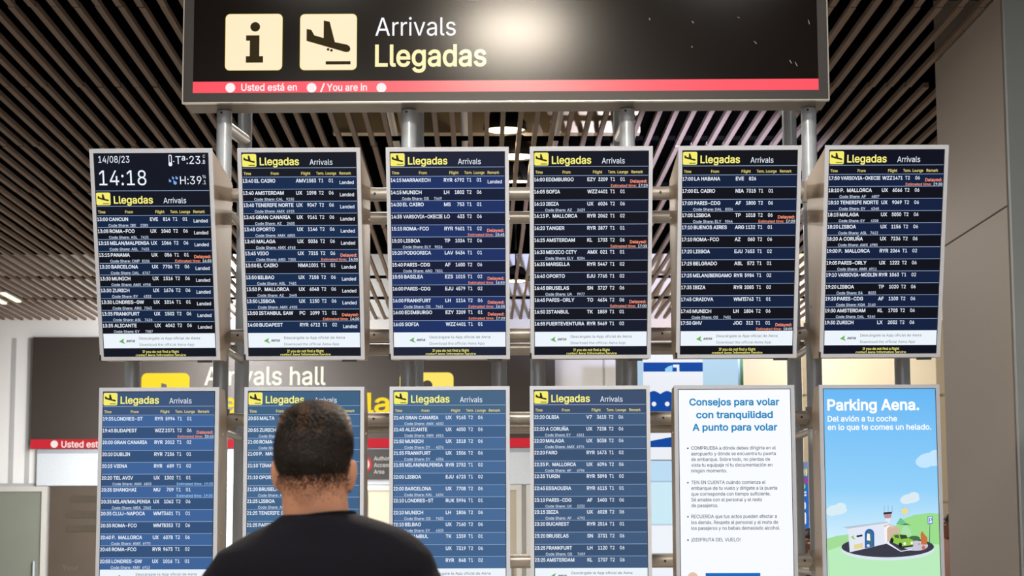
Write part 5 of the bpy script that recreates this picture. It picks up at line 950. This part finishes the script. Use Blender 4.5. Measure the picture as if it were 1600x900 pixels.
# added bluish lamp, hidden behind the screens, that tints the slats
up = thing('added_uplight', 'added bluish lamp hidden at the rear rail behind the upper screens to tint the slats', 'lamp', Matrix.Rotation(YAW, 3, 'Z') @ Vector((1.40, YR + .04, RZ[1] + .05)), YAW)
MB().lathe((0, 0, 0), [(.0, 0), (.06, 0), (.07, .12), (.06, .12), (.05, .1)], M['black']).build('lamp_can', up, True)
l = bpy.data.lights.new('added_uplight_lamp', 'SPOT'); l.energy = 36000; l.color = (.62, .64, 1.0); l.spot_size = math.radians(24); l.spot_blend = 1.0; l.shadow_soft_size = .05
o = bpy.data.objects.new('added_uplight_lamp', l); C.objects.link(o); o.parent = up; o.location = (0, .08, .12)
o.rotation_euler = (Matrix.Rotation(-YAW, 3, 'Z') @ (PZ(1080, 315, CZ) - up.location)).to_track_quat('-Z', 'Y').to_euler()

# ------------------------------------------------------------------ far wall: hanging hall sign, doors, access sign
TW_ = T_WALL - .10
def WLp(px, py, t=None): p = P(px, py, 1); d = ray(px, py); tt = TW_ if t is None else t; q = EYE + d * ((tt - EYE.dot(CD)) / d.dot(CD)); return q
def wsheet(px0, py0, px1, py1, t):
    a = WLp(px0, py0, t); b = WLp(px1, py1, t)
    return Sheet(HL(ha(a), t, a.z), CR, (0, 0, 1), -CD, ha(b) - ha(a), a.z - b.z)
hs = thing('hall_sign', 'wide brown Arrivals hall sign with yellow squares on the far wall', 'sign')
x0, y0, x1, y1 = 52, 527, 868, 699
S = wsheet(x0, y0, x1, y1, TW_)
q = lambda x, y: ((x - x0) / (x1 - x0), (y - y0) / (y1 - y0))
m = MB(); fr_ = [S.pt(0, 1), S.pt(1, 1), S.pt(1, 0), S.pt(0, 0)]; m.prism(fr_, [p - S.n * .08 for p in fr_], M['back_sign']); m.build('cabinet', hs)
BY = emis('sign_yellow', (246, 212, 44), 1.0); BCR = emis('sign_cream', (252, 250, 222), 1.1); BRD = emis('sign_red', (206, 44, 56), .9)
m = MB(); S.rrect(m, *q(222, 583), *q(297, 658), .09, .006, BY); plane_icon(S, m, *q(222, 590), *q(297, 665), .012, M['back_sign']); m.build('landing_plane_pictogram', hs)
m = MB(); S.rrect(m, *q(625, 583), *q(709, 666), .09, .006, emis('sign_pale_yellow', (252, 224, 104), 1.0)); S.disc(m, *q(668, 603), .085, .012, M['back_sign']); S.poly(m, [q(*p) for p in ((655, 617), (676, 617), (676, 648), (682, 648), (682, 656), (653, 656), (653, 648), (661, 648), (661, 625), (655, 625))], .012, M['back_sign']); m.build('information_pictogram', hs)
m = MB(); S.text(m, 'Arrivals hall', *q(320, 601.5), 27.5 / (y1 - y0), .008, BCR, .012, 189 / (x1 - x0)); m.build('english_lettering', hs)
m = MB(); S.text(m, 'Llegadas', *q(318, 645), 30 / (y1 - y0), .008, BY, .026, 165 / (x1 - x0)); m.build('spanish_lettering', hs); m = MB(); S.text(m, 'sala', *q(520, 645), 30 / (y1 - y0), .008, BY, .026, 89 / (x1 - x0)); m.build('spanish_lettering', hs)
m = MB(); S.quad(m, 0, q(0, 684.5)[1], 1, 1, .006, BRD); st = m.build('red_stripe', hs)
m = MB(); S.disc(m, *q(89, 692), .06, .01, E((236, 226, 222))); S.text(m, 'Usted está en', *q(100, 697), 9.5 / (y1 - y0), .01, E((236, 226, 222)), .026, 82 / (x1 - x0)); m.build('stripe_lettering', st)

hb = thing('header_panel', 'pale grey overdoor panel below the Arrivals hall sign', 'panel')
S = wsheet(58, 702, 1000, 756, T_WALL - .07); m = MB(); fr_ = [S.pt(0, 1), S.pt(1, 1), S.pt(1, 0), S.pt(0, 0)]
m.prism(fr_, [p - S.n * .05 for p in fr_], pbr('grey_white_panel', (190, 198, 206), .5)); m.build('board', hb)
m = MB(); S.quad(m, 0, 0, 1, .12, .004, pbr('grey_panel_lip', (150, 156, 166), .5)); m.build('lip', hb)

ac = thing('access_sign', 'small black Authorised Access Area sign on the far wall', 'sign')
S = wsheet(556, 702, 622, 749, T_WALL - .14); m = MB(); fr_ = [S.pt(0, 1), S.pt(1, 1), S.pt(1, 0), S.pt(0, 0)]; m.prism(fr_, [p - S.n * .05 for p in fr_], pbr('black_sign_plate', (40, 36, 34), .5)); m.build('plate', ac)
m = MB(); S.disc(m, .17, .5, .15, .006, E((206, 70, 66))); S.disc(m, .17, .5, .11, .009, E((228, 216, 210))); S.quad(m, .1, .44, .24, .56, .012, E((206, 70, 66))); m.build('prohibition_symbol', ac)
m = MB()
for k, t in enumerate(('Authorised', 'Access', 'Area')): S.text(m, t, .43, .37 + .22 * k, .13, .006, E((216, 212, 206)), .012, k=.9)
m.build('lettering', ac)

def zpx(y): return WLp(400, y, T_WALL).z
def apx(x): return ha(WLp(x, 820, T_WALL))
def hbox(a0_, a1_, z0, z1, t0_, t1_, mat, m=None):
    m = m or MB(); r_ = [HL(a0_, t0_, z0), HL(a1_, t0_, z0), HL(a1_, t0_, z1), HL(a0_, t0_, z1)]
    m.prism(r_, [p + CD * (t1_ - t0_) for p in r_], mat); return m
zd = zpx(759)
def door(n, xa_, xb_, leafmat, glass):
    root = bpy.data.objects.new('door_%d' % n, None); C.objects.link(root); struct(root)
    a, b = apx(xa_), apx(xb_); w = .085; m = MB()
    hbox(a, b, zd - w, zd, T_WALL - .1, T_WALL - .02, M['frame_white'], m); hbox(a, a + w, 0, zd - w, T_WALL - .1, T_WALL - .02, M['frame_white'], m); hbox(b - w, b, 0, zd - w, T_WALL - .1, T_WALL - .02, M['frame_white'], m)
    m.build('door_frame', root)
    if glass:
        hbox(a + w, b - w, 0.02, zd - w, T_WALL - .05, T_WALL - .03, M['dark_room']).build('door_backing', root)
        hbox(a + w, b - w, 0.02, zd - w, T_WALL - .075, T_WALL - .065, leafmat).build('glass_pane', root)
    else:
        hbox(a + w, b - w, 0.02, zd - w, T_WALL - .07, T_WALL - .03, leafmat).build('door_leaf', root)
    MB().tube(HL(b - w - .1, T_WALL - .11, .9), HL(b - w - .1, T_WALL - .11, 1.25), .018, M['steel'], 10).build('door_handle', root)
    return root
door(1, -40, 74, pbr('pale_frosted_pane', (120, 126, 116), .25, 0, .15, .8), True)
door(2, 566, 640, M['leaf'], False)
door(3, 742, 815, pbr('beige_frosted_pane', (165, 157, 140), .3, 0, .15, .8), True)
door(4, 822, 900, pbr('painted_reflection_pane', (150, 152, 132), .2, 0, .5, 1.6, rgb2=(196, 200, 186)), True)  # last glass pane: mottled tones painted in for reflections
door(5, 345, 420, pbr('pale_grey_leaf', (200, 200, 196), .4), False)
vs = MB(); hbox(apx(78), apx(330), 0, zd, T_WALL - .06, T_WALL - .02, M['dark_room'], vs)
vo = bpy.data.objects.new('window_1', None); C.objects.link(vo); struct(vo); vs.build('window_recess', vo)
S = wsheet(80, 764, 330, 900, T_WALL - .065); m = MB(); bt = E((120, 108, 94))
for y, xx, ww in ((.08, .12, .2), (.26, .1, .22), (.42, .1, .24)): S.rrect(m, xx, y, xx + ww, y + .07, .03, .002, E((96, 86, 74)))
S.text(m, 'Your', .08, .93, .06, .002, bt, .012); m.build('window_decal', vo)

# ------------------------------------------------------------------ kiosk, advert panel
TK_ = 22.0
kk = thing('kiosk', 'white and blue kiosk with scalloped valance behind the white advice poster', 'kiosk')
S = wsheet(992, 553, 1166, 900, TK_); x0, y0, x1, y1 = 992, 553, 1166, 900
q = lambda x, y: ((x - x0) / (x1 - x0), (y - y0) / (y1 - y0))
KW = emis('kiosk_lit_white', (240, 244, 250), .95, True); KB = pbr('kiosk_blue', (22, 84, 178), .35); KBE = emis('kiosk_blue_lit', (24, 82, 176), .8); KP = emis('kiosk_pale_blue', (186, 218, 240), .95); KG = pbr('kiosk_grey_line', (120, 140, 160), .5)
zk = S.o.z; aK0 = ha(S.o); aK1 = aK0 + S.W
hbox(aK0, aK1, 0, zk, TK_ + .02, TK_ + 1.2, pbr('kiosk_body_white', (222, 230, 238), .5)).build('body', kk)
def kq(name, xa_, ya, xb_, yb, h, mat):
    m = MB(); f_ = [S.pt(*q(xa_, yb), h), S.pt(*q(xb_, yb), h), S.pt(*q(xb_, ya), h), S.pt(*q(xa_, ya), h)]
    m.prism(f_, [p - S.n * (h + .01) for p in f_], mat); return m.build(name, kk)
fb = kq('fascia_board', 1005, 553, 1101, 720, .03, KW)
m = MB(); S.quad(m, *q(1005, 567), *q(1101, 581.5), .034, KBE); m.build('blue_band', fb)
m = MB(); S.poly(m, [q(*p) for p in ((1040, 577), (1046, 573), (1052, 571.5), (1052, 582), (1040, 582))], .038, E((150, 206, 240))); S.poly(m, [q(*p) for p in ((1053, 570.5), (1063, 570.5), (1063, 581.5), (1059, 581.5), (1059, 575), (1053, 575))], .038, E((226, 238, 248))); m.build('emblem', fb)
m = MB(); pts = [q(1005, 645), q(1101, 645)]
top_ = []
for k in range(49):
    x = 1101 - 96 * k / 48; top_.append(q(x, 617 - 5 * abs(math.sin((x - 1010.5) / 21.3 * math.pi))))
S.poly(m, pts + top_, .045, KBE); vo_ = m.build('valance', kk)
m = MB()
for x in (1021.3, 1042.6, 1064, 1085): S.disc(m, *q(x, 632.5), .025, .05, KW)
m.build('valance_dots', vo_)
m = MB(); S.poly(m, [q(*p) for p in ((1005, 692), (1060, 682), (1101, 678), (1101, 700), (1005, 700))], .036, KBE); m.build('blue_flash', kk)
kq('glass_panel', 1101.5, 553, 1158, 900, .025, KP); kq('green_post', 1162, 553, 1166, 900, .05, pbr('green_post_paint', (96, 176, 96), .4))
kq('edge_trim', 992, 553, 1004.5, 900, .02, E((176, 206, 228)))
for ya, yb, cc in ((721, 752, (188, 220, 244)), (754.5, 819, (204, 234, 246)), (821.5, 900, (238, 242, 250))): kq('lower_panel', 1005, ya, 1101, yb, .03, E(cc))
kq('dark_strip', 1005, 719.5, 1101, 721, .034, KG)

av = thing('advert_panel', 'colourful blue advert with pink and green bands behind the stand posts', 'advert')
S = wsheet(1195, 722, 1266, 900, 19.5); m = MB(); fr_ = [S.pt(0, 1), S.pt(1, 1), S.pt(1, 0), S.pt(0, 0)]; m.prism(fr_, [p - S.n * .08 for p in fr_], E((44, 104, 190))); m.build('panel', av)
m = MB(); S.quad(m, 0, 0, 1, .10, .003, E((116, 136, 176))); S.quad(m, 0, .14, 1, .19, .003, E((150, 70, 150))); m.build('colour_bands', av)
m = MB(); rr = random.Random(5)
for k in range(16): S.rrect(m, .04 + .06 * k, .06, .075 + .06 * k, .115 + .02 * rr.random(), .01, .005, E((236, 226, 110)))
for k in range(9): S.disc(m, .06 + .1 * k, .215, .03, .005, E((130, 220, 90)))
S.quad(m, .05, .26, .95, .275, .005, E((214, 226, 240))); S.quad(m, .05, .285, .95, .30, .005, E((230, 236, 244)))
for k, (a, b) in enumerate(((.35, .42), (.44, .55), (.64, .72))): S.rrect(m, .8, a, .93, b, .02, .005, E((240, 244, 250)))
m.build('printed_marks', av)
MB().tube(HL(ha(S.o) + .1, 19.54, 0), HL(ha(S.o) + .1, 19.54, S.o.z - S.H), .03, M['steel']).build('leg', av); MB().tube(HL(ha(S.o) + S.W - .1, 19.54, 0), HL(ha(S.o) + S.W - .1, 19.54, S.o.z - S.H), .03, M['steel']).build('leg', av)

# ------------------------------------------------------------------ people
def loft(bm, rings, n=28, pw=2.3):
    """rings: (centre, rx, ry, axis_x, axis_y) joined into a closed tube"""
    prev = None; first = None
    for (c, rx, ry, ax, ay) in rings:
        c = Vector(c); vs = []
        for k in range(n):
            t = 2 * math.pi * k / n; ct, st_ = math.cos(t), math.sin(t)
            x = math.copysign(abs(ct) ** (2 / pw), ct); y = math.copysign(abs(st_) ** (2 / pw), st_)
            vs.append(bm.verts.new(c + ax * (x * rx) + ay * (y * ry)))
        if prev:
            for k in range(n): bm.faces.new((prev[k], prev[(k + 1) % n], vs[(k + 1) % n], vs[k]))
        else: first = vs
        prev = vs
    bm.faces.new(list(reversed(first))); bm.faces.new(prev)
XA, YA = Vector((1, 0, 0)), Vector((0, 1, 0))
def hstack(bm, rows, pw=2.3): loft(bm, [((x, y, z), rx, ry, XA, YA) for x, y, z, rx, ry in rows], pw=pw)
def limb(bm, pts, n=20, flat=1.0):
    rr_ = []
    for i, (p, r) in enumerate(pts):
        p = Vector(p); a = Vector(pts[max(0, i - 1)][0]); b = Vector(pts[min(len(pts) - 1, i + 1)][0]); d = (b - a).normalized()
        ax = (XA - d * XA.dot(d)).normalized(); ay = d.cross(ax); rr_.append((p, r, r * flat, ax, ay))
    loft(bm, rr_, n, 2.0)
def blob(bm, c, r, rot=None):
    mt = Matrix.Translation(c) @ (rot.to_4x4() if rot else Matrix.Identity(4)) @ Matrix.Diagonal((r[0], r[1], r[2], 1))
    bmesh.ops.create_uvsphere(bm, u_segments=24, v_segments=16, radius=1, matrix=mt)
def solid(bm, name, mat, parent, voxel, smooth, cut=None):
    bmesh.ops.recalc_face_normals(bm, faces=bm.faces[:])
    me = bpy.data.meshes.new(name); bm.to_mesh(me); bm.free()
    tmp = bpy.data.objects.new(name + '_src', me); C.objects.link(tmp)
    r_ = tmp.modifiers.new('r', 'REMESH'); r_.mode = 'VOXEL'; r_.voxel_size = voxel
    s_ = tmp.modifiers.new('s', 'SMOOTH'); s_.factor = .5; s_.iterations = smooth
    bpy.context.view_layer.update()
    out = bpy.data.meshes.new_from_object(tmp.evaluated_get(bpy.context.evaluated_depsgraph_get()))
    bpy.data.objects.remove(tmp); bpy.data.meshes.remove(me)
    out.name = name
    out.materials.clear()
    for mm in (mat if isinstance(mat, (list, tuple)) else [mat]): out.materials.append(mm)
    out.polygons.foreach_set('use_smooth', [True] * len(out.polygons))
    o = bpy.data.objects.new(name, out); C.objects.link(o); o.parent = parent
    return o

def skin_mat(name, base):
    m = pbr(name, base, .5, 0, .07, 25); b = m.node_tree.nodes['Principled BSDF']
    b.inputs['Subsurface Weight'].default_value = .12; b.inputs['Subsurface Radius'].default_value = (.012, .004, .002); return m

def person(label, loc_, rz, shirt, trouser, skin, hairc, hair='fade', scale=1.0, head_dx=-.018, fine=True):
    t = thing('person', label, 'person', loc_, rz); t.scale = (scale,) * 3
    hx = head_dx
    bm = bmesh.new()
    # head: cranium, face, jaw, neck
    blob(bm, (hx, -.012, 1.690), (.0755, .094, .090)); blob(bm, (hx, .022, 1.655), (.066, .074, .085))
    hstack(bm, [(hx, .045, 1.553, .030, .030), (hx, .035, 1.570, .052, .056), (hx, .018, 1.60, .062, .074), (hx, .005, 1.64, .069, .088), (hx, 0, 1.68, .072, .09)])
    blob(bm, (hx, .106, 1.655), (.013, .016, .022)); blob(bm, (hx, .112, 1.645), (.017, .012, .010)); blob(bm, (hx, .094, 1.697), (.052, .012, .010)); blob(bm, (hx, .093, 1.606), (.024, .011, .009)); blob(bm, (hx, .085, 1.572), (.02, .016, .014))
    for s in (-1, 1):
        er = Matrix.Rotation(math.radians(-s * 24), 3, 'Z') @ Matrix.Rotation(math.radians(-12), 3, 'X')
        blob(bm, (hx + s * .0815, -.006, 1.648), (.0075, .019, .031), er); blob(bm, (hx + s * .085, -.014, 1.655), (.005, .012, .026), er); blob(bm, (hx + s * .078, .0, 1.622), (.006, .010, .011), er)
    hstack(bm, [(hx * .5, -.012, 1.46, .10, .080), (hx * .5, -.014, 1.50, .082, .072), (hx * .6, -.014, 1.545, .0705, .067), (hx * .8, -.012, 1.585, .0695, .068), (hx, -.008, 1.63, .0675, .072)], 2.1)
    # torso, arms, legs under the clothes
    hstack(bm, [(0, 0, .86, .155, .105), (0, 0, .95, .172, .115), (0, 0, 1.1, .165, .108), (0, 0, 1.28, .185, .118), (0, -.005, 1.40, .19, .11), (0, -.01, 1.47, .14, .085), (0, -.012, 1.50, .09, .07)])
    for s in (-1, 1):
        limb(bm, [((s * .17, -.01, 1.44), .052), ((s * .215, -.01, 1.36), .052), ((s * .238, -.012, 1.22), .047), ((s * .25, -.01, 1.12), .039), ((s * .256, .02, 1.0), .035), ((s * .258, .045, .88), .026)])
        limb(bm, [((s * .258, .045, .885), .024), ((s * .259, .052, .85), .034), ((s * .259, .06, .79), .036), ((s * .258, .064, .775), .03)], flat=.42 if False else .6)
        for k, (dy, ln) in enumerate(((-.028, .066), (-.009, .078), (.010, .085), (.029, .076))):
            y_ = .062 + dy; limb(bm, [((s * .258, y_, .785), .0095), ((s * .257, y_ + .003, .785 - ln * .45), .009), ((s * .250, y_ + .006, .785 - ln * .75), .008), ((s * .240, y_ + .006, .785 - ln), .0065)], 10)
        limb(bm, [((s * .25, .08, .85), .013), ((s * .238, .104, .82), .011), ((s * .228, .112, .785), .0085)], 10)
        limb(bm, [((s * .09, 0, .88), .085), ((s * .098, .0, .70), .072), ((s * .102, .005, .50), .054), ((s * .104, -.01, .36), .052), ((s * .106, -.012, .2), .04), ((s * .106, -.01, .07), .035)])
    body = solid(bm, 'body', skin, t, .0062 if fine else .012, 5)
    for s in (-1, 1):
        bm = bmesh.new(); blob(bm, (hx + s * .030, .092, 1.674), (.0125, .0105, .0075)); me = bpy.data.meshes.new('eye'); bm.to_mesh(me); bm.free(); me.materials.append(M['eye']); o = bpy.data.objects.new('eye', me); C.objects.link(o); o.parent = t
    # t-shirt
    bm = bmesh.new()
    hstack(bm, [(0, 0, .90, .188, .135), (0, 0, .98, .188, .133), (0, 0, 1.12, .187, .128), (0, 0, 1.26, .205, .137), (0, -.005, 1.36, .220, .135), (0, -.008, 1.41, .228, .128), (.003, -.010, 1.45, .243, .118), (.006, -.012, 1.484, .226, .106), (.014, -.013, 1.507, .196, .096), (.018, -.014, 1.527, .165, .089), (.016, -.014, 1.545, .122, .083), (.004, -.014, 1.558, .092, .079), (-.004, -.013, 1.564, .080, .076)], 2.2)
    for s in (-1, 1):
        limb(bm, [((s * .150, -.012, 1.425), .055), ((s * .196, -.012, 1.405), .066), ((s * .222, -.012, 1.36), .068), ((s * .234, -.013, 1.31), .063), ((s * .246, -.013, 1.23), .062), ((s * .252, -.012, 1.18), .062)], flat=1.1)
    solid(bm, 't_shirt', shirt, t, .0075 if fine else .012, 7)
    # collar rib
    cm = MB(); n = 40; vs = []
    for j in range(6):
        a_ = 2 * math.pi * j / 6
        for k in range(n):
            th_ = 2 * math.pi * k / n; rr = 1 + .0035 * math.cos(a_) / .08
            zz = 1.553 - .010 * math.sin(th_) * 1.0 - (.02 if math.sin(th_) > 0 else .004) * abs(math.sin(th_)) + .007 * math.sin(a_) + .010 * math.cos(th_)
            vs.append((-.006 + .0765 * rr * math.cos(th_), -.013 + .0745 * rr * math.sin(th_), zz))
    cm.add(vs, [(j * n + k, j * n + (k + 1) % n, ((j + 1) % 6) * n + (k + 1) % n, ((j + 1) % 6) * n + k) for j in range(6) for k in range(n)], shirt)
    cm.build('collar', t, True)
    bm = bmesh.new()
    hstack(bm, [(0, 0, .82, .17, .12), (0, 0, .90, .182, .128), (0, 0, 1.0, .175, .12)])
    for s in (-1, 1): limb(bm, [((s * .088, 0, .88), .095), ((s * .098, .0, .70), .086), ((s * .104, .004, .48), .072), ((s * .107, -.005, .28), .066), ((s * .109, -.005, .09), .066)])
    solid(bm, 'trousers', trouser, t, .012, 5)
    for s in (-1, 1):
        bm = bmesh.new(); limb(bm, [((s * .11, -.075, .045), .030), ((s * .11, -.05, .055), .043), ((s * .112, .03, .052), .044), ((s * .117, .11, .040), .042), ((s * .12, .165, .03), .026)], flat=1.0)
        bmesh.ops.scale(bm, vec=(1, 1, 1), verts=bm.verts[:]); solid(bm, 'shoe', M['shoe'], t, .008, 4)
    # hair: a close cap plus short strands
    bm = bmesh.new()
    blob(bm, (hx, -.016, 1.702), (.0835, .100, .088)); blob(bm, (hx, -.020, 1.748), (.070, .084, .046)); blob(bm, (hx - .002, -.03, 1.69), (.081, .088, .066))
    cap = solid(bm, 'hair', hairc[0], t, .006, 3)
    if fine:
        bmr = random.Random(7); sm = MB(); cmid = Vector((hx, -.014, 1.70))
        def surf(th_, ph):
            d = Vector((math.cos(ph) * math.cos(th_), math.cos(ph) * math.sin(th_), math.sin(ph)))
            loc__, nrm, _, _ = BV.ray_cast(cmid + d * .3, -d); return loc__, nrm, d
        vv = [v.co.copy() for v in cap.data.vertices] ; ff = [tuple(p.vertices) for p in cap.data.polygons]
        nv = len(vv); vv += [v.co.copy() for v in body.data.vertices]; ff += [tuple(nv + i for i in p.vertices) for p in body.data.polygons if min(body.data.vertices[i].co.z for i in p.vertices) > 1.55]
        BV = BVHTree.FromPolygons(vv, ff)
        for i in range(30000):
            z_ = bmr.uniform(-1.0, 1); th_ = bmr.uniform(0, 2 * math.pi); ph = math.asin(z_)
            p, nrm, d = surf(th_, ph)
            if p is None or p.z < 1.582: continue
            front = p.y > .02
            if front and p.z < 1.70 + max(0, p.y - .02) * .55: continue
            if abs(p.x - hx) > .078 and p.y > -.03 and p.z < 1.69: continue      # ears stay clear
            up_ = min(1, max(0, (p.z - 1.582) / .075)); top = min(1, max(0, (p.z - 1.70) / .09))
            if bmr.random() > .28 + .72 * up_: continue
            ln = .0022 + .0045 * up_ + .012 * top * bmr.uniform(.7, 1.2); w_ = .0004 + .0005 * up_ + .0005 * top
            swirl = Vector((.75 * math.copysign(1, .02 - p.x + hx) if False else .6, .45, .15)) * top + Vector((0, -.1, -1.1)) * (1 - top)
            j_ = Vector((bmr.uniform(-1, 1), bmr.uniform(-1, 1), bmr.uniform(-1, 1))) * .22
            dr = (nrm * (.38 + .25 * top) + swirl + j_).normalized(); sd = dr.cross(nrm); sd = sd.normalized() if sd.length > 1e-4 else XA
            p0 = p - nrm * .001; p1 = p + dr * ln * .55 + nrm * .0006; p2 = p + dr * ln - nrm * .12 * ln
            lock = .5 + .5 * math.sin(p.x * 120 + p.y * 40) * math.cos(p.y * 50 - p.x * 30)
            mat_ = hairc[1] if (top > .35 and lock + .2 * bmr.uniform(-1, 1) > .66) else hairc[0]  # paler strands on the crown paint in the light from above
            sm.add([p0 - sd * w_, p0 + sd * w_, p1 + sd * w_ * .8, p1 - sd * w_ * .8, p2], [(0, 1, 2, 3), (3, 2, 4)], mat_)
        so = sm.build('hair_strands', t); so['kind'] = 'stuff'
    return t
M['eye'] = pbr('eye_white', (225, 222, 216), .2); M['shoe'] = pbr('dark_shoe', (36, 34, 34), .6)
hair_d = pbr('dark_brown_hair', (44, 32, 25), .55, 0, .25, 60); hair_lit = pbr('top_lit_brown_hair', (92, 64, 44), .5, 0, .3, 60)
navy = pbr('navy_cotton', (20, 19, 29), .9, 0, .15, 220, .15, 0, .25); sk = skin_mat('tanned_skin', (224, 160, 126))
mp = P(503.5, 850, 4.33)
person('man in dark navy T-shirt seen from behind, looking up at the screens', (mp.x, 4.33, 0), math.radians(-1.5), navy, pbr('dark_denim', (38, 44, 60), .8, 0, .1, 200), sk, (hair_d, hair_lit))
# two half-hidden passers-by
hb_ = pbr('black_hair', (24, 20, 18), .5)
p1 = P(1262, 850, 14.2)
person('passer-by with black hair glimpsed between the two lower posters', (p1.x, 14.2, 0), math.radians(150), pbr('brown_shirt', (92, 66, 50), .8), pbr('grey_trousers', (70, 70, 74), .8), skin_mat('brown_skin', (150, 104, 82)), (hb_, hb_), scale=.895, fine=False)
p2 = P(1488, 850, 17.6)
person('passer-by glimpsed between the parking poster and the taupe wall', (p2.x, 17.6, 0), math.radians(110), pbr('salmon_shirt', (190, 150, 136), .8), pbr('brown_trousers', (90, 72, 60), .8), skin_mat('warm_brown_skin', (146, 98, 76)), (hb_, hb_), scale=.985, fine=False)

bpy.data.objects.remove(_fo)
